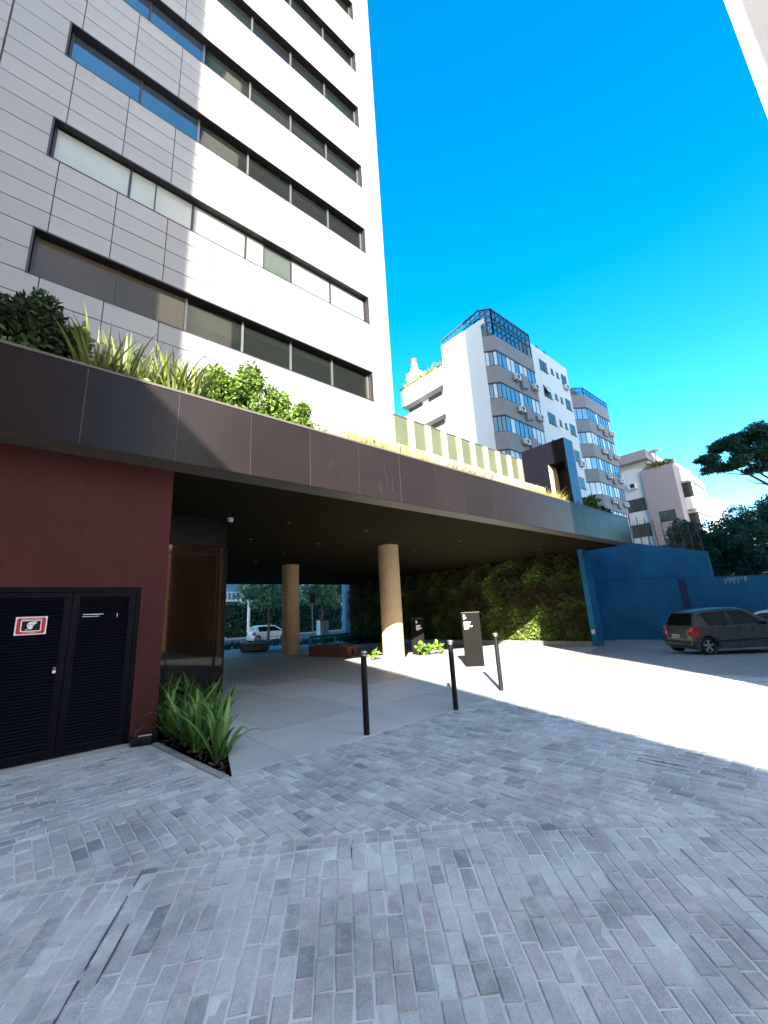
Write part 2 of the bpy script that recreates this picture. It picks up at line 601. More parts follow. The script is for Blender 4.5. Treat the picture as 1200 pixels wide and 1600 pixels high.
M['aptgrey'] = pm('grey_pebble_render', (0.24, 0.235, 0.24), 0.85, 0.12, 2.0, 0.2, streak=0.2)
M['aptpink'] = pm('pale_pink_render', (0.36, 0.305, 0.305), 0.85, 0.06, 1.2, 0.1, streak=0.1)
M['g_apt'] = glass_mat('apartment_sky_glass', (0.11, 0.27, 0.42), 0.03, 2.2)  # blue base colour paints in the reflected sky
M['g_apt2'] = glass_mat('curtained_glass', (0.62, 0.68, 0.68), 0.06, 1.8)
M['frame'] = pm('dark_frame', (0.02, 0.02, 0.022), 0.4)
M['steelblue'] = pm('blue_grey_steel', (0.07, 0.10, 0.115), 0.4, metal=0.3)
M['ac'] = pm('white_enamel', (0.68, 0.68, 0.66), 0.45, 0.05)
M['bark'] = pm('bark', (0.085, 0.065, 0.05), 0.9, 0.35, 8, 0.6, stretch=(1, 1, 0.25))
M['rust'] = pm('rusty_wire', (0.12, 0.075, 0.06), 0.8, 0.3)
M['brick'] = pm('orange_brick', (0.36, 0.15, 0.05), 0.85, 0.55, 1.6, 0.4, 12)
M['house'] = pm('shade_block_render', (0.48, 0.40, 0.31), 0.8, 0.1)
M['tyre'] = pm('tyre', (0.016, 0.016, 0.017), 0.8)
M['rim'] = pm('alloy', (0.55, 0.56, 0.57), 0.3, 0.1, metal=0.8)
M['taupe'] = car_paint('taupe_car_paint', (0.095, 0.086, 0.086), 0.25, 0.35)
M['carwhite'] = car_paint('white_car_paint', (0.72, 0.74, 0.75), 0.25, 0.0)
M['carsilver'] = car_paint('pale_blue_silver_paint', (0.45, 0.52, 0.56), 0.28, 0.4)
M['carglass'] = glass_mat('car_glass', (0.008, 0.009, 0.01), 0.02, 1.6)
M['lamp_red'] = glass_mat('tail_lamp', (0.5, 0.02, 0.03), 0.1, 1.5)
M['plate'] = pm('plate', (0.6, 0.6, 0.56), 0.5, 0.03)
M['weathered'] = pm('corten_steel', (0.20, 0.075, 0.04), 0.75, 0.3, 4, 0.2)
M['slabgrey'] = pm('grey_bench_stone', (0.26, 0.25, 0.24), 0.75, 0.15, 4, 0.2)
M['cabinet'] = pm('pale_cabinet', (0.6, 0.68, 0.7), 0.5, 0.05)
M['bluepaint'] = pm('light_blue_paint', (0.10, 0.26, 0.42), 0.6, 0.1)
M['skin'] = pm('skin', (0.3, 0.17, 0.11), 0.6)
M['hair'] = pm('hair', (0.02, 0.015, 0.012), 0.6)
M['cloth'] = pm('pale_blue_shirt', (0.36, 0.45, 0.55), 0.85)
M['trouser'] = pm('dark_trousers', (0.04, 0.045, 0.06), 0.85)
M['l_dark'] = leaf_mat('dark_shrub_leaf', (0.010, 0.022, 0.010), (0.022, 0.045, 0.016), (0.05, 0.085, 0.03))
M['l_mid'] = leaf_mat('green_shrub_leaf', (0.035, 0.075, 0.012), (0.085, 0.16, 0.022), (0.17, 0.26, 0.04))
M['l_yel'] = leaf_mat('yellow_grass_leaf', (0.12, 0.15, 0.03), (0.26, 0.26, 0.06), (0.42, 0.38, 0.12))
M['l_red'] = leaf_mat('reddish_leaf', (0.10, 0.05, 0.04), (0.20, 0.10, 0.08), (0.32, 0.20, 0.14))
M['l_strap'] = leaf_mat('strap_leaf', (0.010, 0.04, 0.008), (0.045, 0.15, 0.02), (0.20, 0.36, 0.09), 0.4, 0.2)
M['l_flax'] = leaf_mat('flax_leaf', (0.06, 0.085, 0.022), (0.15, 0.19, 0.045), (0.32, 0.33, 0.11), 0.45, 0.3)
M['l_wall'] = leaf_mat('green_wall_leaf', (0.03, 0.036, 0.011), (0.07, 0.075, 0.022), (0.18, 0.20, 0.05))
M['l_tree'] = leaf_mat('tree_leaf', (0.012, 0.045, 0.035), (0.03, 0.095, 0.062), (0.07, 0.17, 0.10))
M['l_street'] = leaf_mat('street_tree_leaf', (0.03, 0.10, 0.05), (0.08, 0.22, 0.10), (0.16, 0.34, 0.17))

# ------------------------------------------------------------------ foliage
def leaf_quads(P, size, aspect=0.5, up=0.2, droop=0.0, spread=None):
    """one bent leaf (two quads) per point; returns verts, faces"""
    n = len(P)
    d = RNG.normal(size=(n, 3))
    d[:, 2] = d[:, 2]*0.7 + up
    if spread is not None: d += spread
    d /= np.linalg.norm(d, axis=1)[:, None]
    r = RNG.normal(size=(n, 3))
    s = np.cross(d, r)
    s /= np.linalg.norm(s, axis=1)[:, None]
    nn = np.cross(s, d)
    L = (size*RNG.uniform(0.6, 1.3, n))[:, None]
    W = L*aspect*0.5
    mid = P + d*L*0.5
    tip = P + d*L - nn*L*(0.15 + droop)
    V = np.stack([P - s*W*0.25, P + s*W*0.25, mid + s*W, mid - s*W, tip + s*W*0.15, tip - s*W*0.15], 1).reshape(-1, 3)
    b = np.arange(n)[:, None]*6
    F = np.concatenate([b + np.array([0, 1, 2, 3]), b + np.array([3, 2, 4, 5])], 1).reshape(-1, 4)
    return V, F

def blob_points(c, r, n, lumps=9, shell=0.55):
    """points in an uneven crown: a few offset lumps, denser near their skin"""
    c, r = np.array(c, float), np.array(r, float)
    cs = RNG.normal(size=(lumps, 3))
    cs /= np.linalg.norm(cs, axis=1)[:, None]
    cs *= RNG.uniform(0.25, 0.72, (lumps, 1))
    rs = RNG.uniform(0.28, 0.5, lumps)
    k = RNG.choice(lumps, n, p=rs**2/np.sum(rs**2))
    d = RNG.normal(size=(n, 3))
    d /= np.linalg.norm(d, axis=1)[:, None]
    rad = RNG.uniform(shell, 1.08, (n, 1))**0.7
    p = cs[k] + d*rs[k][:, None]*rad
    tint = np.clip(0.5 + 0.22*RNG.normal(size=n) + 0.16*(RNG.normal(size=lumps)[k]), 0, 1)
    return c + p*r, tint

def foliage(name, P, tint, size, mat, parent=None, aspect=0.5, up=0.25, droop=0.0, spread=None):
    V, F = leaf_quads(P, size, aspect, up, droop, spread)
    return raw_mesh(name, V, F, mat, parent, np.repeat(tint, 2))
M['lobglass'] = clear_glass('smoked_lobby_glass', (0.34, 0.24, 0.15), 0.5)
M['woodwall'] = pm('brown_wood_lining', (0.16, 0.075, 0.03), 0.6, 0.3, 3, 0.1, stretch=(1, 1, 3))
M['apglass'] = clear_glass('conservatory_glass', (0.75, 0.88, 0.92), 0.7)
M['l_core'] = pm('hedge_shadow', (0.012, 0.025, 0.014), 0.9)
M['jointsoil'] = pm('dusty_joint_soil', (0.10, 0.08, 0.085), 0.95, 0.4, 20, 0.5)
M['office_glass'] = clear_glass('office_glass', (0.62, 0.70, 0.63), 0.62)
M['room'] = pm('office_interior', (0.075, 0.068, 0.052), 0.8, 0.45, 1.4, 0, 4)
M['drip'] = pm('dried_lime_run', (0.021, 0.018, 0.0185), 0.7)
M['lobdark'] = pm('dark_lobby_interior', (0.012, 0.010, 0.008), 0.7)
M['blind2'] = pm('grey_green_blind', (0.12, 0.13, 0.11), 0.8, 0.08, 2, 0)
M['l_mid2'] = leaf_mat('green_wall_broad_leaf', (0.03, 0.055, 0.012), (0.10, 0.15, 0.025), (0.24, 0.30, 0.06))
M['l_fern'] = leaf_mat('green_wall_fern', (0.035, 0.028, 0.012), (0.06, 0.048, 0.02), (0.13, 0.11, 0.04))

# ================================================================== GROUND
def plaza_front(x):
    """y of the front edge of the concrete plaza"""
    return 4.92 if x < 7.5 else 4.92 + (x - 7.5)*0.30

def under_plaza(x, y):
    return 2.6 < x < 20.6 and 30.5 > y > plaza_front(x) + 0.45 and (y > 5.3)

def axis(a, b, fine0, fine1, step, coarse):
    out, t = [], a
    while t < b:
        out.append(t)
        t += step if fine0 <= t < fine1 else coarse
    out.append(b)
    return out
gx = axis(-300, 700, -8, 46, 0.5, 25)
gy = axis(-300, 700, -10, 62, 0.5, 25)
gv, gf = [], []
for y in gy:
    for x in gx:
        gv.append((x, y, g(x, y) - (0.06 if under_plaza(x, y) else 0.0)))
nx = len(gx)
for j in range(len(gy) - 1):
    for i in range(nx - 1):
        gf.append((j*nx + i, j*nx + i + 1, (j + 1)*nx + i + 1, (j + 1)*nx + i))
ground = raw_mesh('ground', gv, gf, M['mortar'], smooth=True)
tag(ground, kind='structure')

# ---- granite setts
FC = (-4.285, -5.92)      # the near fan is laid round this centre
FR = 10.97
stones = []               # cx, cy, angle of long axis, length, width, tint, lift
def put(cx, cy, a, L, W):
    t = random.random()
    stones.append((cx, cy, a + random.gauss(0, 0.018), L, W, t, random.gauss(0, 0.0019) - (0.004 if random.random() < 0.05 else 0)))
stepa = 0.102/FR
a = math.radians(30)
while a < math.radians(72):
    r = FR - 0.165 - random.random()*0.02
    for k in range(2):     # two short courses along the border
        rr = FR - 0.04 - 0.082*k
        put(FC[0] + rr*math.cos(a), FC[1] + rr*math.sin(a), a, 0.074, 0.094)
    first = random.uniform(0.08, 0.2)
    while r > 7.6:
        L = first if first else random.uniform(0.17, 0.225)
        first = None
        rc = r - L/2
        put(FC[0] + rc*math.cos(a), FC[1] + rc*math.sin(a), a, L - random.uniform(0.005, 0.013), stepa*rc - random.uniform(0.003, 0.013))
        r -= L
    a += stepa
x = -1.3
while x < 11.4:
    d = FR + 0.012
    dx = x - FC[0]
    yb = FC[1] + math.sqrt(max(0, d*d - dx*dx)) if dx < d else -6
    yb2 = max(yb + 0.02, -4.0)
    top = plaza_front(x) if x > 1.9 else 4.86
    y = yb2
    L = random.uniform(0.07, 0.2)
    while y < top - 0.05:
        L = min(L, top - y)
        put(x, y + L/2, PI/2, L - random.uniform(0.006, 0.015), 0.104 - random.uniform(0.005, 0.015))
        y += L
        L = random.uniform(0.18, 0.225)
    x += 0.104
y = 4.93
while y < 7.2:
    x = -1.5 - random.random()*0.2
    right = 1.70 + (1.87 - 1.70)*(7.17 - y)/(7.17 - 4.91) - 0.13
    while x < right - 0.04:
        L = min(random.uniform(0.18, 0.225), right - x)
        put(x + L/2, y, 0.0, L - random.uniform(0.006, 0.015), 0.104 - random.uniform(0.005, 0.015))
        x += L
    y += 0.104

def stone_verts(L, W, a, cx, cy, z, h=0.05, inset=0.006):
    ca, sa = math.cos(a), math.sin(a)
    out = []
    for zz, k in ((z - h, 0), (z - 0.006, 0), (z, inset)):
        for i, j in ((-1, -1), (1, -1), (1, 1), (-1, 1)):
            u = i*(L/2 - k) + random.gauss(0, 0.0024)
            v = j*(W/2 - k) + random.gauss(0, 0.0024)
            out.append((cx + u*ca - v*sa, cy + u*sa + v*ca, zz + (random.gauss(0, 0.0018) if k else 0)))
    return out
SF = [(0, 1, 5, 4), (1, 2, 6, 5), (2, 3, 7, 6), (3, 0, 4, 7), (4, 5, 9, 8), (5, 6, 10, 9), (6, 7, 11, 10), (7, 4, 8, 11), (8, 9, 10, 11)]
seen, rest = [], []
for s in stones:
    q = project((s[0], s[1], g(s[0], s[1])))
    if q is None or not (-380 < q[0] < 1600 and q[1] < 2000):
        continue
    inside = -10 < q[0] < 1210 and q[1] < 1612
    (seen if inside else rest).append((s[3]*s[4]/q[2]**3, s))
seen.sort(key=lambda t: -t[0])
single = [s for _, s in seen[:298]]
mass = [s for _, s in seen[298:]] + [s for _, s in rest]
variants = []
for k in range(10):
    me = bpy.data.meshes.new('paving_stone')
    me.from_pydata(stone_verts(0.19, 0.094, 0, 0, 0, 0.0055), [], SF)
    me.materials.append(M['stone'])
    variants.append(me)
for s in single:
    o = bpy.data.objects.new('paving_stone', random.choice(variants))
    COL.objects.link(o)
    o.location = (s[0], s[1], g(s[0], s[1]) + s[6])
    o.rotation_euler = (random.gauss(0, 0.006), random.gauss(0, 0.004), s[2] + (PI if random.random() < 0.5 else 0))
    o.scale = (s[3]/0.19, s[4]/0.094, 1)
    o.parent = ground
V, F, T = [], [], []
for s in mass:
    b = len(V)
    V += stone_verts(s[3], s[4], s[2], s[0], s[1], g(s[0], s[1]) + 0.0055 + s[6])
    F += [tuple(b + i for i in f) for f in SF]
    T += [s[5]]*9
mo = raw_mesh('paving_stones', V, F, M['stone_mass'], None, T)
mo.parent = ground
tag(mo, kind='stuff')
# worn-out joints where the lime has gone and dark earth shows
mb = MB()
def gap(px, w):
    pts = [Vector((p[0], p[1], g(p[0], p[1]) + 0.009)) for p in px]
    for p, q in zip(pts, pts[1:]):
        n = 7
        for i in range(n):
            if random.random() < 0.06: continue
            a0, b0 = p.lerp(q, i/n), p.lerp(q, (i + 1)/n)
            d = (b0 - a0).normalized()
            sd_ = Vector((-d.y, d.x, 0))*w*random.uniform(0.18, 0.5)
            mb.add([a0 - sd_, a0 + sd_, b0 + sd_, b0 - sd_], [(0, 1, 2, 3)])
def fan(r, deg): return (FC[0] + r*math.cos(math.radians(deg)), FC[1] + r*math.sin(math.radians(deg)))
gap([fan(10.86, 61.70), fan(10.2, 61.71), fan(9.75, 61.69), fan(9.0, 61.71)], 0.016)
gap([fan(10.3, 61.17), fan(9.9, 61.17)], 0.013)
gap([fan(9.75, 41.99), fan(9.2, 41.99), fan(8.8, 41.98)], 0.014)
gap([fan(9.2, 44.12), fan(8.8, 44.12)], 0.012)
gap([fan(10.8, 54.24), fan(10.62, 54.24)], 0.01)
gap([(5.1, 1.55), (5.1, 1.95), (4.99, 1.95), (4.99, 1.5)], 0.016)
gap([(5.1, 1.75), (5.21, 1.75), (5.21, 2.05)], 0.014)
o = mb.build('worn_joint', M['jointsoil'], ground)
tag(o, kind='stuff')

# ---- kerb strips beside the bed and the red wall
mb = MB()
mb.prism([(-1.6, 7.2), (1.6, 7.2), (1.6, 7.44), (-1.6, 7.44)], -0.05, 0.012)
mb.build('edging_strip', M['concrete'], ground)
for k in range(5):
    t0, t1 = k/5 + 0.004, (k + 1)/5 - 0.004
    A, B = Vector((1.64, 7.3, 0)), Vector((1.86, 4.93, 0))
    p, q = A.lerp(B, t0), A.lerp(B, t1)
    MB().prism([(p.x, p.y), (q.x, q.y), (q.x + 0.09, q.y), (p.x + 0.09, p.y)], -0.05, 0.014).build('edging_stone', M['kerb'], ground, bevel=0.004)

# ================================================================== PLAZA
plaza = MB().prism([(2.3, 5.2), (7.5, 5.2), (20.5, 9.2), (20.5, 30.4), (-6, 30.4), (-6, 12.6), (3.9, 12.6)], -0.55, [-0.05, -0.05, -0.46, -0.46, -0.46, -0.05, -0.05]).build('plaza', M['kerb'])
tag(plaza, kind='structure')
def clip_poly(poly, ax, val, keep_above):
    out = []
    for i in range(len(poly)):
        p, q = poly[i], poly[(i + 1) % len(poly)]
        pi = (p[ax] >= val) == keep_above
        qi = (q[ax] >= val) == keep_above
        if pi: out.append(p)
        if pi != qi:
            t = (val - p[ax])/(q[ax] - p[ax])
            out.append((p[0] + (q[0] - p[0])*t, p[1] + (q[1] - p[1])*t))
    return out
outline = [(1.97, 4.925), (7.5, 4.925), (20.6, 8.84), (20.6, 30.4), (4.6, 30.4), (4.6, 12.7), (3.86, 10.7)]
xe = [1.9, 2.72, 4.55, 6.4, 8.6, 11.2, 14.2, 17.4, 20.7]
ye = [4.9, 6.35, 8.3, 10.6, 13.6, 17, 20.5, 24, 27.2, 30.5]
for i in range(len(xe) - 1):
    for j in range(len(ye) - 1):
        sh = 0.35 if j % 2 else 0.0
        x0, x1, y0, y1 = xe[i] + sh*(i > 0), xe[i + 1] + sh, ye[j], ye[j + 1]
        p = clip_poly(clip_poly(clip_poly(clip_poly(outline, 0, x0 + 0.004, True), 0, x1 - 0.004, False), 1, y0 + 0.004, True), 1, y1 - 0.004, False)
        if len(p) < 3: continue
        # follow the fall of the ground with a few extra vertices
        q = []
        for k in range(len(p)):
            a0, b0 = p[k], p[(k + 1) % len(p)]
            n = max(1, int(math.hypot(b0[0] - a0[0], b0[1] - a0[1])/0.8))
            q += [(a0[0] + (b0[0] - a0[0])*t/n, a0[1] + (b0[1] - a0[1])*t/n) for t in range(n)]
        dz = random.uniform(0.008, 0.011)
        MB().prism(q, [g(*v) - 0.05 for v in q], [g(*v) + dz for v in q]).build('concrete_slab', M['concrete'], plaza)

# ================================================================== STREET BEYOND THE PASSAGE
street = MB().prism([(-30, 36), (90, 36), (90, 52), (-30, 52)], -0.6, -0.392).build('street', M['asphalt'])
tag(street, kind='structure')
pav = MB().prism([(-30, 32.5), (90, 32.5), (90, 36), (-30, 36)], -0.7, -0.27).build('pavement', M['kerb'])
tag(pav, kind='structure')
pav2 = MB().prism([(-30, 52), (90, 52), (90, 56), (-30, 56)], -0.7, -0.27).build('pavement', M['kerb'])
tag(pav2, kind='structure')

# ================================================================== OFFICE TOWER
TY = 10.5
tower = thing('office_tower', 'tall pale office tower with long dark ribbon windows above the bronze canopy', 'office building', (4, TY + 4, 5.2))
rows = [9.25 + 3.3*k + 0.02*k*k for k in range(11)]
HWIN = 1.2
WX0, WX1 = -0.69, 9.1
XL, XR = -1.74, 10.14
TOP = 46.0
mb = MB()
# solid core with slots left where the ribbon windows run
zs = 4.6
for b in rows:
    mb.box(XL - 6, XR - 0.03, TY + 0.035, TY + 14, zs, b - 0.0)
    mb.box(XL - 6, WX0 - 0.002, TY + 0.035, TY + 14, b, b + HWIN)
    mb.box(WX1 + 0.002, XR - 0.03, TY + 0.035, TY + 14, b, b + HWIN)
    zs = b + HWIN
mb.box(XL - 6, XR - 0.03, TY + 0.035, TY + 14, zs, TOP)
mb.build('wall', M['clad_back'], tower)
mb = MB()
for b in rows:
    mb.box(WX0 - 0.002, WX1 + 0.002, TY + 1.6, TY + 14, b, b + HWIN)
mb.build('office_back_wall', M['room'], tower)
cols = [XL, -0.45, 0.74, 1.93, 3.12, 4.31, 5.50, 6.69, 7.88, 9.08, XR]
panels = []
def course(x0, x1, z0, z1): panels.append((x0, x1, z0, z1))
def split(z0, z1, n): return [(z0 + (z1 - z0)*i/n, z0 + (z1 - z0)*(i + 1)/n) for i in range(n)]
zs = 5.25
for r, b in enumerate(rows + [TOP]):
    n = max(4, round((b - zs)/0.56)) if b < TOP else 8
    for z0, z1 in split(zs, b, n):
        for i in range(len(cols) - 1):
            course(cols[i], cols[i + 1], z0, z1)
    if b < TOP:
        for z0, z1 in split(b, b + HWIN, 2):
            course(XL, WX0, z0, z1)
            course(WX1, XR, z0, z1)
    zs = b + HWIN
def rank(p):
    c = ((p[0] + p[1])/2, TY, (p[2] + p[3])/2)
    q = project(c)
    vis = q and -40 < q[0] < 1240 and q[1] > -40
    return (0 if vis else 1, q[2] if q else 99)
panels.sort(key=rank)
shapes = {}
GAP = 0.009
for k, p in enumerate(panels[:296]):
    key = (round(p[1] - p[0], 3), round(p[3] - p[2], 3))
    if key not in shapes:
        w, h = key
        o = MB().box(-w/2 + GAP, w/2 - GAP, -0.012, 0.03, -h/2 + GAP, h/2 - GAP).build('cladding_panel', M['clad'], None, bevel=0.003, seg=1)
        shapes[key] = o
    else:
        o = shapes[key].copy()
        COL.objects.link(o)
    o.parent = tower
    o.location = Vector(((p[0] + p[1])/2, TY + random.uniform(-0.002, 0.002), (p[2] + p[3])/2)) - tower.location
mb = MB()
for p in panels[296:]:
    mb.box(p[0] + GAP, p[1] - GAP, TY - 0.012, TY + 0.03, p[2] + GAP, p[3] - GAP)
for z0, z1 in split(5.25, TOP, 70):     # the set-back bay further left
    mb.box(XL - 6, XL - 0.03, TY - 0.006, TY + 0.034, z0 + GAP, z1 - GAP)
    for y0, y1 in split(TY, TY + 13.9, 10):
        mb.box(XR - 0.03, XR - 0.004, y0 + GAP, y1 - GAP, z0 + GAP, z1 - GAP)
tag(mb.build('upper_cladding', M['clad'], tower), kind='stuff')
mull = [WX0 + 0.08, 1.0, 2.6, 4.2, 5.81, 7.42, WX1 - 0.08]
kinds = {0: ['g_brown']*6, 1: ['g_frost', 'g_frost', 'blind', 'g_dark', 'blind', 'blind'], 2: ['g_sky', 'g_sky', 'g_dark', 'g_dark', 'g_dark', 'g_brown'],
         3: ['g_sky', 'g_sky', 'g_dark', 'g_dark', 'g_dark', 'g_dark']}
for r, b in enumerate(rows):
    mb = MB()        # dark lining of the slot
    e = 0.006
    mb.box(WX0, WX1, TY - 0.016, TY + 0.5, b - 0.03, b + 0.012)
    mb.box(WX0, WX1, TY - 0.016, TY + 0.5, b + HWIN - 0.012, b + HWIN + 0.03)
    mb.box(WX0 - 0.012, WX0 + 0.03, TY - 0.018, TY + 0.5, b - 0.028, b + HWIN + 0.028)
    mb.box(WX1 - 0.03, WX1 + 0.012, TY - 0.018, TY + 0.5, b - 0.028, b + HWIN + 0.028)
    w = mb.build('window', M['reveal'], tower)
    ks = kinds.get(r, ['g_sky', 'g_sky', 'g_dark', 'g_dark', 'g_dark', 'g_dark'])
    for i in range(6):
        x0, x1 = mull[i] + 0.03, mull[i + 1] - 0.03
        split_at = None
        if r == 1 and i in (1, 3): split_at = x0 + (x1 - x0)*0.38
        yy = TY + 0.20
        segs = [(x0, x1)] if split_at is None else [(x0, split_at - 0.015), (split_at + 0.015, x1)]
        for s, (a0, a1) in enumerate(segs):
            mk = ks[i]
            if r == 1 and i == 3 and s == 0: mk = 'blind'
            deep = i >= 2 and not (r == 1)
            MB().box(a0, a1, yy, yy + 0.012, b + 0.04, b + HWIN - 0.05).build('pane', M['office_glass'] if deep else M[mk], w)
            if deep:
                drop = random.choice((0.12, 0.2, 0.3, 0.45, 0.75, 0.1, 0.55))*(HWIN - 0.1)
                MB().box(a0 + 0.02, a1 - 0.02, yy + 0.10, yy + 0.104, b + HWIN - 0.05 - drop, b + HWIN - 0.05).build('blind', M['room'] if random.random() < 0.55 else M['blind2'], w)
        if split_at: MB().box(split_at - 0.015, split_at + 0.015, yy - 0.02, yy + 0.05, b + 0.03, b + HWIN - 0.03).build('mullion', M['reveal'], w)
    for i, xm in enumerate(mull):
        MB().box(xm - 0.03, xm + 0.03, yy - 0.03, yy + 0.06, b + 0.02, b + HWIN - 0.02).build('mullion', M['mullion'] if xm > 2.5 and r != 1 else M['reveal'], w)
    MB().box(mull[0], mull[-1], yy - 0.02, yy + 0.06, b + 0.012, b + 0.045).build('bottom_rail', M['reveal'], w)

# ================================================================== CANOPY
CY, ZB, ZT = 6.92, 4.2, 5.46
CX0, CX1 = -6.0, 21.75
can = thing('entrance_canopy', 'long bronze panelled canopy carrying roof plants, its underside dark brown', 'canopy', (8, 12, ZB))
MB().box(CX0, CX1 - 0.03, CY + 0.03, 29.0, ZB + 0.035, 5.1).build('soffit', M['soffit'], can)
MB().box(CX0, CX1 - 0.02, CY + 0.02, CY + 0.5, ZB - 0.004, ZB + 0.04).build('lip', M['lip'], can)
jo = [CX0, -4.6, -3.35, -2.1, -0.85, 0.41, 1.68]
while jo[-1] < 19: jo.append(jo[-1] + 1.262)
jo = [j for j in jo if j < CX1 - 0.6] + [CX1]
for a0, b0 in zip(jo, jo[1:]):
    MB().box(a0 + 0.007, b0 - 0.007, CY + random.uniform(-0.002, 0.002), CY + 0.025, ZB, ZT - 0.035).build('fascia_panel', M['fascia'], can)
    MB().box(b0 - 0.005, b0 + 0.005, CY + 0.008, CY + 0.028, ZB, ZT - 0.036).build('joint_strip', M['coping'], can)
y = CY + 0.03
while y < 28.5:
    MB().box(CX1 - 0.025, CX1, y + 0.007, y + 1.25, ZB, ZT - 0.035).build('fascia_panel', M['fascia'], can)
    y += 1.262
mb = MB().box(CX0, CX1 + 0.012, CY - 0.012, CY + 0.24, ZT - 0.032, ZT + 0.012)
mb.box(CX1 - 0.2, CX1 + 0.012, CY + 0.24, 28.6, ZT - 0.032, ZT + 0.012)
mb.build('coping', M['coping'], can, bevel=0.004)
mb = MB().box(CX0, CX1 - 0.2, CY + 0.03, CY + 0.2, 5.1, ZT - 0.034)
mb.box(CX1 - 0.2, CX1 - 0.03, CY + 0.03, 28.6, 5.1, ZT - 0.034)
mb.build('upstand', M['soffit'], can)
MB().box(CX0, CX1 - 0.21, CY + 0.21, CY + 1.0, 5.1, 5.34).build('planting_soil', M['soil'], can)
MB().box(CX0, CX1 - 0.21, CY + 1.0, 28.6, 5.1, 5.2).build('roof_deck', M['kerb'], can)
for X, Y in ((5.48, 10.17), (8.2, 10.16), (5.56, 12.9), (8.08, 12.78), (8.02, 15.26), (7.98, 17.91), (12.97, 12.7), (12.94, 10.14), (18.57, 12.42), (18.81, 10.09), (5.6, 15.3), (13, 15.3), (13, 17.9)):
    d = MB().lathe([(0.06, 0.0), (0.06, -0.006), (0.045, -0.008)], (X, Y, ZB + 0.036), 16).build('downlight', M['mullion'], can)
    MB().lathe([(0.055, 0.0), (0.055, -0.002)], (X, Y, ZB + 0.026), 12).build('lens', M['mullion'], d)
# pale drip marks on the sunlit panels: each a short dried run of lime
mb = MB()
for X, z0, L in ((4.66, 4.75, 0.2), (4.75, 4.8, 0.25), (5.0, 4.5, 0.2), (6.05, 4.45, 0.35), (6.1, 4.4, 0.25), (6.22, 4.9, 0.35), (6.27, 4.6, 0.45), (6.45, 4.5, 0.4), (0.41, 5.28, 0.12), (0.41, 4.3, 0.1)):
    mb.box(X, X + 0.007, CY - 0.006, CY - 0.003, z0 - 0.1, z0 - 0.1 + L*0.8)
mb.build('drip_mark', M['drip'], can)

# columns
for (X, Y, r, lab) in ((10.86, 12.14, 0.405, 'round tan column in the middle of the passage, sunlit at its foot'), (10.1, 18.6, 0.41, 'round tan column standing deeper under the canopy, wholly in shade')):
    c = thing('round_column', lab, 'column', (X, Y, 0), 'columns under the canopy')
    zb = g(X, Y)
    mb = MB()
    mb.lathe([(r, zb - 0.02), (r, ZB + 0.03)], (X, Y, 0), 48)
    mb.build('shaft', M['column'], c, smooth=True)
    MB().lathe([(r + 0.012, zb - 0.02), (r + 0.012, zb + 0.06)], (X, Y, 0), 48).build('base_ring', M['column'], c, smooth=True)

# ================================================================== RED SERVICE BLOCK
RY = 7.43
blk = thing('service_block', 'dark red ribbed service block with a wide navy louvred double door', 'building', (-2, RY + 2, 0))
DX0, DX1, DZ = -1.55, 1.45, 2.22
mb = MB()
mb.box(DX1, 1.80, RY, RY + 0.12, -0.03, ZB + 0.03)
mb.box(DX0, DX1, RY, RY + 0.12, DZ, ZB + 0.03)
mb.box(-6, DX0, RY, RY + 0.12, -0.03, ZB + 0.03)
mb.box(1.68, 1.80, RY + 0.12, 12.5, -0.03, ZB + 0.03)
mb.build('wall', M['redwall'], blk)
MB().box(-6, 1.67, RY + 0.3, 12.5, 0, ZB + 0.03).build('inner_core', M['black'], blk)
mb = MB().box(DX0, DX1, RY + 0.03, RY + 0.13, DZ - 0.06, DZ)
mb.box(DX1 - 0.05, DX1, RY + 0.032, RY + 0.13, 0.0, DZ - 0.06)
mb.box(DX0, DX0 + 0.05, RY + 0.032, RY + 0.13, 0.0, DZ - 0.06)
mb.build('door_frame', M['door'], blk)
for (x0, x1) in ((DX0 + 0.055, 0.60), (0.61, DX1 - 0.055)):
    mb = MB()
    st = 0.085
    mb.box(x0, x0 + st, RY + 0.05, RY + 0.09, 0.015, DZ - 0.065)
    mb.box(x1 - st, x1, RY + 0.05, RY + 0.09, 0.015, DZ - 0.065)
    mb.box(x0 + st, x1 - st, RY + 0.05, RY + 0.09, 0.015, 0.11)
    mb.box(x0 + st, x1 - st, RY + 0.05, RY + 0.09, DZ - 0.13, DZ - 0.065)
    mb.box(x0 + st, x1 - st, RY + 0.084, RY + 0.09, 0.11, DZ - 0.13)
    d = mb.build('door', M['door'], blk)
    mb = MB()
    z = 0.115
    while z < DZ - 0.16:
        mb.add([(x0 + st, RY + 0.052, z), (x1 - st, RY + 0.052, z), (x1 - st, RY + 0.08, z + 0.03), (x0 + st, RY + 0.08, z + 0.03),
                (x0 + st, RY + 0.056, z - 0.003), (x1 - st, RY + 0.056, z - 0.003), (x1 - st, RY + 0.083, z + 0.026), (x0 + st, RY + 0.083, z + 0.026)],
               [(0, 1, 2, 3), (7, 6, 5, 4), (0, 4, 5, 1)])
        z += 0.041
    tag(mb.build('louvre_slats', M['door'], d), kind='stuff')

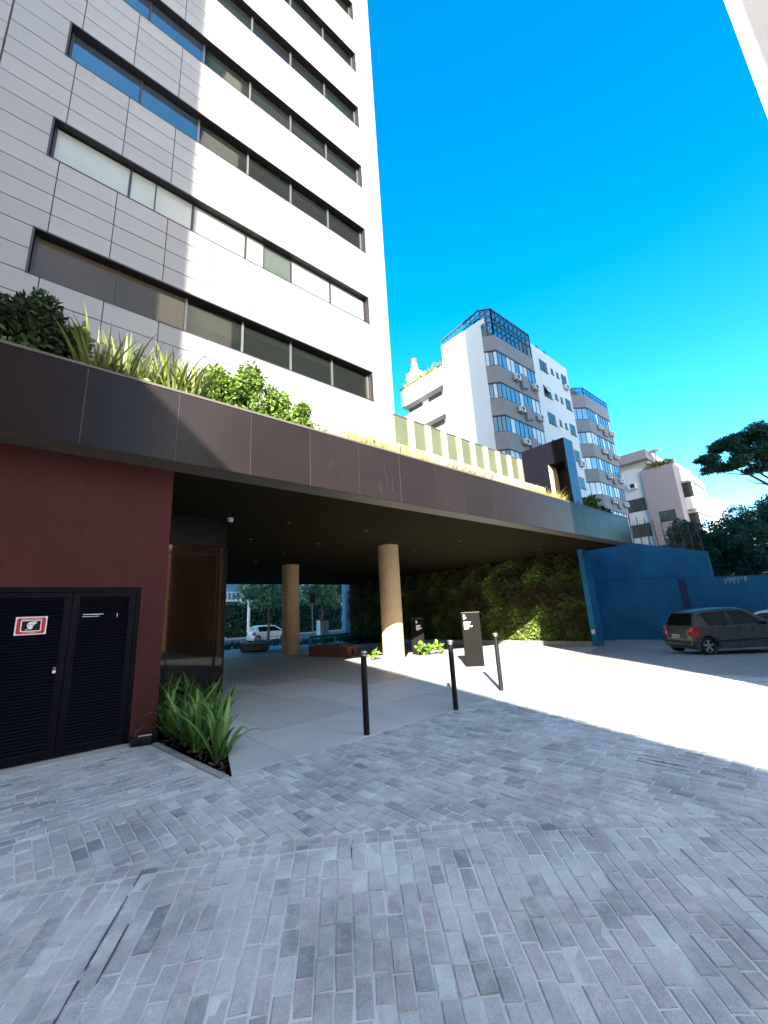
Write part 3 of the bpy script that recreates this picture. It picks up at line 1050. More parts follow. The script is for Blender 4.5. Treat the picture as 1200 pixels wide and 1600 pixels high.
def text_mesh(name, txt, size, mat, origin, ux, uz, parent=None, align='CENTER', depth=0.0008):
    cu = bpy.data.curves.new(name, 'FONT')
    cu.body = txt
    cu.size = size
    cu.align_x = align
    cu.align_y = 'CENTER'
    cu.extrude = depth
    tmp = bpy.data.objects.new(name, cu)
    COL.objects.link(tmp)
    dg = bpy.context.evaluated_depsgraph_get()
    me = bpy.data.meshes.new_from_object(tmp.evaluated_get(dg))
    bpy.data.objects.remove(tmp)
    ux, uz = Vector(ux).normalized(), Vector(uz).normalized()
    un = ux.cross(uz)
    off = Vector(origin)
    if parent is not None:
        q = parent
        while q.parent is not None: q = q.parent
        off = off - q.location
    for v in me.vertices:
        c = v.co.copy()
        v.co = off + ux*c.x + uz*c.y + un*c.z
    me.materials.clear()
    me.materials.append(mat)
    o = bpy.data.objects.new(name, me)
    COL.objects.link(o)
    if parent is not None: o.parent = parent
    return o

# danger sign on the left leaf
def front_poly(name, pts, y, mat, parent, th=0.001):
    return MB().sheet([(p[0], y, p[1]) for p in pts], (0, -th, 0)).build(name, mat, parent)
def rrect(cx, cz, w, h, r, n=4):
    out = []
    for k, (sx, sz) in enumerate(((1, 1), (-1, 1), (-1, -1), (1, -1))):
        for i in range(n + 1):
            a = PI/2*(k + i/n)
            out.append((cx + sx*(w/2 - r) + r*math.cos(a), cz + sz*(h/2 - r) + r*math.sin(a)))
    return out[::-1]
SX, SZ, SYF = 0.185, 1.715, RY + 0.046
sgn = thing('danger_sign', 'red and white danger sign with a skull on the navy louvred door', 'sign', (SX, SYF, SZ))
MB().box(SX - 0.165, SX + 0.165, SYF, SYF + 0.003, SZ - 0.118, SZ + 0.118).build('board', M['white'], sgn)
front_poly('red_field', rrect(SX, SZ, 0.30, 0.21, 0.025), SYF - 0.0005, M['red'], sgn)
front_poly('white_border', rrect(SX, SZ, 0.218, 0.150, 0.014), SYF - 0.002, M['white'], sgn)
front_poly('black_field', rrect(SX, SZ, 0.194, 0.126, 0.008), SYF - 0.0035, M['black'], sgn)
sk = [(-0.03, 0.03), (-0.012, 0.05), (0.02, 0.052), (0.045, 0.056), (0.075, 0.06), (0.055, 0.045), (0.044, 0.042), (0.07, 0.036), (0.05, 0.022), (0.036, 0.012), (0.03, -0.008), (0.024, -0.035), (0.008, -0.047), (-0.012, -0.044), (-0.021, -0.03), (-0.03, -0.012), (-0.036, 0.01)]
skl = front_poly('skull', [(SX - 0.008 + p[0], SZ - 0.001 + p[1]) for p in sk[::-1]], SYF - 0.005, M['white'], sgn)
mb = MB()
for ex, ez, er in ((-0.018, 0.014, 0.0075), (0.016, 0.017, 0.0075), (-0.001, -0.004, 0.004)):
    mb.sheet([(SX - 0.008 + ex + er*math.cos(a), SYF - 0.0065, SZ + ez + er*math.sin(a)) for a in [-2*PI*i/10 for i in range(10)]], (0, -0.0006, 0))
mb.build('eye_sockets', M['black'], skl)
mb = MB().bar((SX - 0.055, SYF - 0.0055, SZ - 0.055), (SX - 0.025, SYF - 0.0055, SZ - 0.036), 0.001, 0.007)
mb.build('bone', M['white'], skl)
text_mesh('lettering', 'PERIGO DE MORTE', 0.026, M['white'], (SX, SYF - 0.0025, SZ + 0.090), (1, 0, 0), (0, 0, 1), sgn)
text_mesh('lettering', 'ALTA TENS\u00c3O', 0.022, M['white'], (SX - 0.01, SYF - 0.0025, SZ - 0.091), (1, 0, 0), (0, 0, 1), sgn)
lb = thing('door_label', 'small white two line lettering and a digit on the right door leaf', 'label', (0.9, SYF, 1.80))
mb = MB().box(0.745, 0.99, SYF + 0.001, SYF + 0.003, 1.832, 1.842)
mb.box(0.74, 0.94, SYF + 0.001, SYF + 0.003, 1.803, 1.811)
mb.build('text_line', M['white'], lb)
text_mesh('digit', '1', 0.085, M['white'], (1.165, SYF + 0.001, 1.81), (1, 0, 0), (0, 0, 1), lb)
pl = thing('padlock', 'small steel padlock hanging on the navy double door', 'padlock', (0.49, RY + 0.04, 1.10))
MB().box(0.472, 0.512, RY + 0.025, RY + 0.043, 1.075, 1.112).build('body', M['chrome'], pl, bevel=0.004)
MB().tube([(0.492 + 0.014*math.cos(a), RY + 0.034, 1.118 + 0.03*math.sin(a)) for a in [PI*i/8 for i in range(9)]], 0.0035, 6).build('shackle', M['chrome'], pl)
fl = thing('ground_floodlight', 'low black floodlight box with a pale top plate at the foot of the red wall', 'floodlight', (1.6, 7.26, 0))
MB().prism([(1.42, 7.14), (1.66, 7.06), (1.76, 7.12), (1.78, 7.36), (1.45, 7.38)], 0.012, 0.12).build('housing', M['black'], fl, bevel=0.025)
MB().prism([(1.51, 7.17), (1.67, 7.13), (1.69, 7.20), (1.53, 7.24)], 0.121, 0.125).build('top_plate', M['cabinet'], fl)

# ================================================================== GLASS LOBBY
GY = 10.6
lob = thing('glass_lobby', 'dark mirror glass lobby box set back behind the red wall', 'lobby', (2.9, GY, 0))
MB().box(1.82, 3.93, GY + 0.02, 12.6, 3.50, ZB + 0.03).build('header_panel', M['black'], lob)
MB().box(1.82, 3.93, GY + 0.02, GY + 0.10, -0.02, 0.10).build('sill', M['black'], lob)
for x0, x1 in ((1.83, 2.66), (2.68, 3.70), (3.72, 3.92)):
    for z0, z1 in ((0.105, 3.28), (3.30, 3.49)):
        MB().box(x0, x1, GY + 0.03, GY + 0.045, z0, z1).build('glass_pane', M['lobglass'], lob)
mb = MB()
for xm in (2.67, 3.71): mb.box(xm - 0.011, xm + 0.011, GY + 0.02, GY + 0.07, 0.10, 3.495)
mb.box(1.83, 3.92, GY + 0.022, GY + 0.068, 3.279, 3.301)
mb.build('glazing_bar', M['black'], lob)
MB().box(3.93, 3.96, GY + 0.01, 12.6, -0.02, 3.5).build('corner_trim', M['black'], lob)
MB().box(1.82, 3.90, GY + 0.6, 12.6, 0.0, 3.49).build('interior_wall', M['lobdark'], lob)
MB().box(3.97, 4.2, 12.4, 29, -0.35, ZB + 0.03).build('side_wall', M['soffit'], lob)

# ================================================================== FRONT BED
bed = MB().prism([(1.76, 7.3), (1.955, 4.93), (2.02, 4.95), (3.85, 10.58), (1.83, 10.58)], -0.1, 0.0).build('planting_bed', M['soil'])
tag(bed, kind='structure')
P = []
while len(P) < 900:
    x, y = random.uniform(1.8, 3.6), random.uniform(4.95, 10.4)
    if x < 1.99 + (y - 4.95)*0.32 and x > 1.955 - (y - 4.93)*0.08 and (y < 7.5 or random.random() < 0.4):
        P.append((min(x, 1.93 + (y - 4.95)*0.30) if y < 6.5 else x, max(y, 5.05), 0.012))
V, F = leaf_quads(np.array(P), 0.075, 0.5, -0.05)
V[:, 2] = 0.004 + np.abs(V[:, 2] - 0.012)*0.55
tag(raw_mesh('bark_chips', V, F, M['mulch'], bed, RNG.uniform(0, 1, len(F))), kind='stuff')

def strap_mesh(name, L, W, bend, mat, tint, n=6, twist=0.4):
    """one arching strap leaf from the origin, leaning along +x"""
    vs, fs = [], []
    ang = random.uniform(1.25, 1.5)
    x = z = 0.0
    for i in range(n + 1):
        t = i/n
        w = W*(0.75 + 0.6*t - 1.35*t**2.6) if t < 1 else 0.0015
        w = max(0.0015, w)
        tw = twist*(t - 0.3)
        vs += [(x, -w/2*math.cos(tw), z - w/2*math.sin(tw)), (x - 0.12*W, 0, z - 0.15*w), (x, w/2*math.cos(tw), z + w/2*math.sin(tw))]
        a = ang - bend*t*t*1.6
        x += math.cos(a)*L/n
        z += math.sin(a)*L/n
    for i in range(n):
        for k in range(2):
            fs.append((3*i + k, 3*i + k + 1, 3*i + k + 4, 3*i + k + 3))
    me = bpy.data.meshes.new(name)
    me.from_pydata(vs, [], fs)
    at = me.attributes.new('tint', 'FLOAT', 'FACE')
    at.data.foreach_set('value', [min(1, max(0, tint + 0.25*(i//2)/n)) for i in range(len(fs))])
    me.polygons.foreach_set('use_smooth', [True]*len(fs))
    me.materials.append(mat)
    return me
def clump(name, label, cat, loc, group, meshes, n, lean, scale, rad=0.07):
    t = thing(name, label, cat, loc, group)
    for k in range(n):
        o = bpy.data.objects.new('leaf', random.choice(meshes))
        COL.objects.link(o)
        o.parent = t
        a = random.uniform(0, 2*PI)
        r = rad*math.sqrt(random.random())
        o.location = (r*math.cos(a), r*math.sin(a), -0.01)
        o.rotation_euler = (random.gauss(0, 0.12), random.gauss(0.0, lean), a + random.gauss(0, 0.4))
        s = scale*random.uniform(0.6, 1.12)
        o.scale = (s, s*random.uniform(0.85, 1.2), s)
    return t
strap = [strap_mesh('strap_leaf', random.uniform(0.58, 0.92), random.uniform(0.045, 0.078), random.uniform(0.3, 1.7), M['l_strap'], random.uniform(0.0, 0.85)) for _ in range(18)]
spots = [(2.10, 5.66, 'nearest strappy clump at the sharp tip of the mulched bed'), (2.02, 6.22, 'strappy clump just behind the front one, hugging the paving side of the bed'),
         (2.34, 6.42, 'strappy clump leaning out over the concrete plaza edge'), (2.06, 6.85, 'strappy clump beside the black floodlight box'),
         (2.52, 7.05, 'bushy strappy clump in the middle of the bed'), (1.98, 7.42, 'strappy clump spilling against the edge of the red wall'),
         (2.36, 7.75, 'strappy clump behind the middle of the bed'), (2.78, 7.95, 'strappy clump on the plaza side in front of the mirror glass'),
         (2.15, 8.5, 'dim strappy clump deep behind the red wall corner'), (2.7, 8.9, 'dim strappy clump close below the mirror glass'), (2.3, 9.6, 'rearmost dim strappy clump at the foot of the mirror glass')]
for x, y, lab in spots:
    clump('strappy_plant', lab, 'plant', (x, y, 0), 'strappy plants in the bed by the lobby', strap, 27, 0.28, 1.06)

# ================================================================== BOLLARDS, TOTEMS, BENCHES
for (x, y, lab) in ((3.86, 4.97, 'nearest of the three black bollards, standing at the corner of the concrete slabs'), (5.72, 4.93, 'middle black bollard between the other two along the plaza edge'), (7.5, 5.24, 'farthest black bollard, on the sunlit edge and casting a thin shadow')):
    b = thing('bollard', lab, 'bollard', (x, y, g(x, y)), 'slim bollards along the plaza edge')
    MB().lathe([(0.043, -0.03), (0.043, 1.02)], (x, y, 0), 20).build('post', M['black'], b, smooth=True)
    MB().lathe([(0.034, 1.02), (0.034, 1.045)], (x, y, 0), 20).build('neck', M['black'], b, smooth=True)
    MB().lathe([(0.046, 1.045), (0.046, 1.06), (0.02, 1.062)], (x, y, 0), 20).build('collar', M['chrome'], b, smooth=True)
    MB().lathe([(0.02, 1.06), (0.05, 1.085), (0.05, 1.11), (0.03, 1.115)], (x, y, 0), 20).build('cap', M['chrome'], b, smooth=True)

def totem(x0, y0, x1, y1, h, label, side):
    t = thing('sign_totem', label, 'sign totem', (x0, y0, g(x0, y0)), 'bronze sign totems on the plaza')
    a, b = Vector((x0, y0, 0)), Vector((x1, y1, 0))
    u = (b - a).normalized()
    n = Vector((u.y, -u.x, 0))
    if n.dot(EYE - a) < 0: n = -n
    z = g(x0, y0)
    MB().prism([tuple((a)[:2]), tuple(b[:2]), tuple((b - n*0.12)[:2]), tuple((a - n*0.12)[:2])], z - 0.03, z + h).build('body', M['totem'], t, bevel=0.004)
    MB().prism([tuple((a + n*0.006 - u*0.006)[:2]), tuple((b + n*0.006 + u*0.006)[:2]), tuple((b - n*0.126 + u*0.006)[:2]), tuple((a - n*0.126 - u*0.006)[:2])], z + h, z + h + 0.015).build('top_cap', M['coping'], t)
    w = (b - a).length
    def at(s, zz): return a + u*s + n*0.003 + Vector((0, 0, z + zz))
    up = (0, 0, 1)
    s0 = 0.05 if side > 0 else w - 0.30
    mb = MB()
    mb.sheet([at(s0, h - 0.10), at(s0, h - 0.19), at(s0 + 0.09, h - 0.145)], n*0.001)      # arrow
    mb.sheet([at(s0 - 0.0, h - 0.06), at(s0, h - 0.1), at(s0 + 0.05, h - 0.1), at(s0 + 0.05, h - 0.06)], n*0.001)
    mb.build('arrow', M['white'], t)
    mb = MB()
    for k, ln in enumerate((0.2, 0.16, 0.24, 0.13)):
        zz = h - 0.26 - 0.055*k
        mb.sheet([at(s0, zz), at(s0, zz - 0.036), at(s0 + ln, zz - 0.036), at(s0 + ln, zz)], n*0.001)
    mb.build('text_line', M['white'], t)
totem(10.06, 8.14, 10.45, 7.78, 1.52, 'taller sunlit bronze sign totem with white lettering at its upper left', 1)
totem(12.62, 12.95, 12.95, 12.55, 1.42, 'smaller bronze sign totem in shade behind bright leafy plants', -1)

b1 = thing('bench_block', 'pale grey stone bench block far back in the passage', 'bench', (10.3, 23.2, 0), 'bench blocks under the canopy')
MB().prism([(9.6, 23.4), (10.35, 22.45), (11.2, 23.1), (10.45, 24.05)], g(10, 23) + 0.06, g(10, 23) + 0.46).build('seat_block', M['slabgrey'], b1, bevel=0.015)
MB().prism([(9.7, 23.4), (10.35, 22.56), (11.1, 23.12), (10.45, 23.95)], g(10, 23) - 0.02, g(10, 23) + 0.06).build('plinth', M['black'], b1)
b2 = thing('planter_bench', 'rust red steel planter bench with a round hole in its end, behind the sunlit column', 'planter bench', (10.6, 15, 0), 'bench blocks under the canopy')
E1, E2 = Vector((10.42, 14.45, 0)), Vector((11.15, 14.75, 0))
dirb = Vector((-0.42, 2.35, 0))
zb = g(10.6, 15)
mb = MB().prism([(E1.x, E1.y), (E2.x, E2.y), ((E2 + dirb).x, (E2 + dirb).y), ((E1 + dirb).x, (E1 + dirb).y)], zb, zb + 0.42)
mb.build('box', M['weathered'], b2, bevel=0.01)
MB().prism([(E1.x - 0.02, E1.y + 0.25), (E2.x + 0.02, E2.y + 0.25), ((E2 + dirb).x + 0.02, (E2 + dirb).y), ((E1 + dirb).x - 0.02, (E1 + dirb).y)], zb + 0.421, zb + 0.455).build('seat_top', M['slabgrey'], b2, bevel=0.006)
u = (E2 - E1).normalized(); nn_ = Vector((u.y, -u.x, 0))
mid = (E1 + E2)/2 + Vector((0, 0, zb + 0.21))
MB().sheet([mid + u*0.13*math.cos(a) + Vector((0, 0, 0.13*math.sin(a))) + nn_*0.004 for a in [2*PI*i/18 for i in range(18)]], nn_*0.003).build('hole', M['black'], b2)
# glossy plants at the column foot and by the small totem
for k, (x, y, n, s, lab) in enumerate(((12.15, 12.15, 60, 0.17, 'bright green leafy plant just right of the sunlit column'), (12.75, 12.2, 70, 0.19, 'bright green leafy plant in front of the smaller totem'), (13.35, 12.15, 45, 0.16, 'low bright green plant on the right of the smaller totem'), (10.2, 12.5, 35, 0.15, 'low green plant peeping out left of the sunlit column'))):
    t = thing('leafy_plant', lab, 'plant', (x, y, g(x, y)), 'leafy plants round the column foot')
    Pp, tt = blob_points((x, y, g(x, y) + 0.22), (0.34, 0.3, 0.26), n, 5)
    Pp[:, 2] = np.maximum(Pp[:, 2], g(x, y) + 0.03)
    foliage('foliage', Pp, np.clip(tt + 0.25, 0, 1), s, M['l_mid'], t, 0.75, 0.35)
    MB().tube([(x, y, g(x, y) - 0.02), (x, y, g(x, y) + 0.2)], 0.012, 6).build('stem', M['bark'], t)

# camera under the soffit
sc_ = thing('security_camera', 'small white dome camera under the soffit by the lobby corner', 'security camera', (3.93, 10.42, 4.2))
MB().lathe([(0.075, 4.236), (0.075, 4.16), (0.065, 4.13)], (3.93, 10.42, 0), 16).build('housing', M['ac'], sc_, smooth=True)
MB().lathe([(0.06, 4.13), (0.055, 4.10), (0.035, 4.07), (0.01, 4.06)], (3.93, 10.42, 0), 16).build('dome', M['black'], sc_, smooth=True)

# ================================================================== GREEN WALL
GX = 21.3
gw = thing('green_wall', 'tall wall of dense dark living plants along the far side of the passage', 'green wall', (GX, 16, -0.4))
MB().box(GX + 0.05, GX + 0.35, 9.26, 29, -0.45, ZB + 0.03).build('backing_wall', M['black'], gw)
MB().box(GX - 0.35, GX + 0.05, 9.26, 29, -0.45, -0.18).build('kerb', M['aptgrey'], gw, bevel=0.01)
# four species planted in drifts
n = 52000
y = 9.3 + (29 - 9.3)*RNG.uniform(0, 1, n)**1.3
z = RNG.uniform(-0.16, ZB + 0.0, n)
wv = lambda a, b, c, d: np.sin(y*a + c + 1.2*np.sin(z*b*0.8 + d)) + np.sin(z*b + d + 0.9*np.sin(y*a*0.7))
F1, F2, F3 = wv(1.5, 1.9, 0.3, 1.1), wv(2.6, 2.2, 2.0, 0.4), wv(4.3, 3.9, 1.0, 2.2)
kind = np.where(F1 > 0.75, 0, np.where(F2 > 0.7, 1, np.where(F1 < -1.0, 2, 3)))
kind = np.where((np.abs(y - 14.7) < 0.45 + 0.2*np.sin(z*4)) & (z < 2.6), 1, kind)
bulge = 0.13 + 0.10*np.sin(y*3.1 + z*2.2)*np.cos(z*3.7 - y) + 0.05*F3
P = np.stack([GX + 0.05 - np.abs(RNG.normal(0, 1, n))**0.7*np.clip(bulge, 0.03, 0.4), y, z], 1)
kind = np.where((y > 11.4) & (y < 14.8 + 0.3*np.sin(z*5)) & (z < 1.35 + 0.2*F3), 1, kind)
tint = np.clip(0.40 + 0.10*F3 + 0.2*RNG.normal(size=n), 0, 1)
for k, (mt, sz, asp, dr, lab) in enumerate((('l_wall', 0.11, 0.55, 0.2, None), ('l_mid2', 0.17, 0.6, 0.3, None), ('l_fern', 0.24, 0.16, 0.6, None), ('l_wall', 0.19, 0.3, 0.5, None))):
    q = kind == k
    tag(foliage('foliage', P[q], tint[q], sz, M[mt], gw, asp, -0.25, dr, spread=np.array([-0.6, 0, 0])), kind='stuff')
gp = thing('wall_end_post', 'slate blue wall end closing the living wall under the canopy corner', 'wall', (21.4, 9.1, -0.4))
MB().box(20.98, 21.72, 8.98, 9.24, -0.45, ZB + 0.03).build('post', M['bluewall'], gp, bevel=0.01)
MB().box(20.975, 21.725, 8.976, 9.245, 2.9, 2.915).build('joint_groove', M['bluedark'], gp)
wl = thing('wall_lamp', 'small white round edged lamp box on the wall end post', 'lamp', (20.9, 9.0, 0.3))
MB().box(20.86, 20.975, 9.0, 9.16, 0.16, 0.36).build('box', M['ac'], wl, bevel=0.02)

# ================================================================== BLUE PERIMETER WALL
bw = thing('perimeter_wall', 'long slate blue rendered perimeter wall behind the parked hatchback', 'wall', (24.3, 5, -0.4))
mb = MB()
ys = [30, 9.3, 6.4, 4.75, 2.8, -8]
tops = [2.95, 2.74, 2.58, 2.44, 2.34, 2.2]
mb.sheet([(24.3, y, -0.6) for y in ys] + [(24.3, y, t) for y, t in list(zip(ys, tops))[::-1]], (0.25, 0, 0))
mb.build('lower_wall', M['bluewall'], bw)
MB().sheet([(24.47, 30, 2.9), (24.47, 4.70, 2.38), (24.47, 4.72, 3.66), (24.47, 7.9, 4.62), (24.47, 10.5, 5.3), (24.47, 30, 5.6)], (0.2, 0, 0)).build('upper_wall', M['bluewall'], bw)
MB().sheet([(24.285, y, t + 0.002) for y, t in zip(ys, tops)] + [(24.285, y, t + 0.03) for y, t in list(zip(ys, tops))[::-1]], (0.28, 0, 0)).build('coping_line', M['bluewall'], bw)
MB().box(24.25, 24.297, 5.80, 6.08, -0.5, 2.5).build('pilaster', M['bluedark'], bw)
mb = MB()
for k in range(11):
    yy = 4.25 - 0.075*k + random.uniform(-0.02, 0.02)
    L = random.uniform(0.05, 0.28)
    mb.box(24.292, 24.297, yy - 0.012, yy + 0.012, 2.37 - L, 2.372)
mb.build('lime_stain', M['stain'], bw)
MB().prism([(24.3, 9.4), (24.3, 7.2), (23.6, 7.6), (23.0, 8.8), (23.3, 9.4)], -0.42, [-0.36, -0.36, -0.38, -0.385, -0.37]).build('ramp_kerb', M['kerb'], bw)

fn = thing('chain_link_fence', 'rusty leaning chain link fence on top of the upper blue wall', 'fence', (24.6, 6, 4.5))
def uz(y): return 3.66 + (y - 4.72)*0.302
for k in range(15):
    y = 4.85 + 0.36*k
    MB().bar((24.56, y, uz(y) - 0.02), (24.50, y + 0.02, uz(y) + 1.25 + 0.25*smooth01((y - 5)/3)), 0.035, 0.035).build('fence_post', M['rust'], fn)
mb = MB()
for k in range(6):
    for a0 in range(14):
        y0, y1 = 4.85 + 0.36*a0, 4.85 + 0.36*(a0 + 1)
        h = 0.08 + 0.24*k
        mb.bar((24.545, y0, uz(y0) + h), (24.545, y1, uz(y1) + h), 0.008)
for k in range(46):
    y = 4.85 + 0.11*k
    mb.bar((24.55, y, uz(y)), (24.54, y + 0.15, uz(y) + 1.25), 0.007)
    mb.bar((24.55, y + 0.15, uz(y)), (24.54, y, uz(y) + 1.25), 0.007)
mb.build('wire_mesh', M['rust'], fn)

# ================================================================== TREES ON THE RIGHT
def tree(name, label, cat, base, top, crown, n, size, mat, group=None, lumps=12, limbs=5, rad=0.14, aspect=0.5):
    t = thing(name, label, cat, base, group)
    bx, by, bz = base
    mb = MB()
    tp = Vector(top)
    mid = Vector(base).lerp(tp, 0.5) + Vector((random.uniform(-.2, .2), random.uniform(-.2, .2), 0))
    mb.tube([(bx, by, bz - 0.1), mid, tp], [rad, rad*0.75, rad*0.5], 9)
    cts = []
    for (c, r, k) in crown:
        mb.tube([tp.lerp(mid, random.random()*0.5), tp.lerp(Vector(c), 0.5) + Vector((0, 0, 0.1)), Vector(c)], [rad*0.45, rad*0.3, rad*0.1], 6)
        P_, T_ = blob_points(c, r, int(n*k), lumps)
        cts.append((P_, T_))
    mb.build('trunk', M['bark'], t, smooth=True)
    P_ = np.concatenate([c[0] for c in cts])
    T_ = np.concatenate([c[1] for c in cts])
    foliage('crown', P_, T_, size, mat, t, aspect, 0.15)
    return t
def V3(*a): return Vector(a)
# dark dense evergreens behind the blue wall
for k, (px, py, d, rx, rz, n, lab) in enumerate((
        (1098, 862, 26.5, 1.25, 1.5, 6000, 'small dark evergreen just right of the chain link fence'),
        (1152, 842, 26.2, 1.9, 2.0, 11000, 'broad dark evergreen spilling over the blue wall behind the hatchback'),
        (1212, 828, 26.5, 2.0, 2.3, 11000, 'dark evergreen at the right edge of the picture behind the wall'),
        (1070, 832, 31, 1.4, 1.0, 5000, 'low dark evergreen behind the fence below the pink building'),
        (1275, 840, 27, 1.6, 1.8, 3000, 'dark evergreen beyond the right edge of the picture'))):
    c = ray_at(px, py, d)
    rz0 = c.z - 2.0
    tree('evergreen_tree', lab, 'tree', (c.x, c.y, g(c.x, c.y)), (c.x, c.y, max(0.8, c.z - 0.4)),
         [((c.x, c.y, c.z), (rx, rx, rz), 0.7), ((c.x + 0.2, c.y - 0.3, c.z - rz*0.9), (rx*1.05, rx*1.05, rz*0.8), 0.3)], int(n*1.8), 0.16, M['l_tree'], 'dark evergreens behind the blue wall', 16, rad=0.13)
# spreading flat crowned tree at the right edge
d = 34
ut = thing('spreading_tree', 'flat crowned spreading tree reaching in from the right edge against the sky', 'tree', tuple(ray_at(1290, 900, d).xy) + (-0.4,))
trunk = [Vector((ray_at(1290, 900, d).x, ray_at(1290, 900, d).y, -0.5)), ray_at(1282, 830, d), ray_at(1262, 790, d)]
mb = MB()
mb.tube(trunk, [0.32, 0.26, 0.22], 10)
for pts, r in (([(1262, 790), (1200, 757), (1172, 742), (1150, 733), (1128, 722)], 0.13), ([(1262, 790), (1215, 755), (1180, 735), (1160, 712), (1150, 690)], 0.11),
               ([(1262, 790), (1235, 740), (1215, 700), (1200, 680)], 0.13), ([(1262, 790), (1290, 740), (1310, 700)], 0.13), ([(1172, 742), (1140, 740), (1112, 735)], 0.06), ([(1180, 735), (1190, 720), (1185, 700)], 0.06), ([(1200, 757), (1180, 755), (1165, 748)], 0.06)):
    p = [ray_at(a, b, d + random.uniform(-0.5, 0.5)) for a, b in pts]
    mb.tube(p, [r*(1 - 0.75*i/(len(p) - 1)) for i in range(len(p))], 7)
mb.build('trunk', M['bark'], ut, smooth=True)
Ps, Ts = [], []
for px, py, rx, rz, n in ((1105, 718, 0.75, 0.40, 900), (1128, 700, 0.95, 0.55, 1500), (1150, 690, 1.1, 0.55, 1700), (1180, 682, 1.1, 0.7, 1900), (1172, 708, 1.2, 0.55, 1700), (1140, 725, 1.05, 0.4, 1300), (1112, 734, 0.7, 0.25, 600),
                          (1200, 700, 1.2, 0.9, 2000), (1225, 690, 1.3, 1.1, 2000), (1190, 730, 0.9, 0.35, 900), (1260, 690, 1.6, 1.2, 1800), (1300, 700, 1.6, 1.2, 1500), (1215, 725, 0.9, 0.5, 900)):
    c = ray_at(px, py, d + random.uniform(-1, 1))
    a0, b0 = blob_points(c, (rx*1.45, rx*1.45, rz*1.45), int(n*2.6), 14, 0.15)
    Ps.append(a0)
    Ts.append(b0)
foliage('crown', np.concatenate(Ps), np.concatenate(Ts), 0.20, M['l_tree'], ut, 0.45, 0.1)

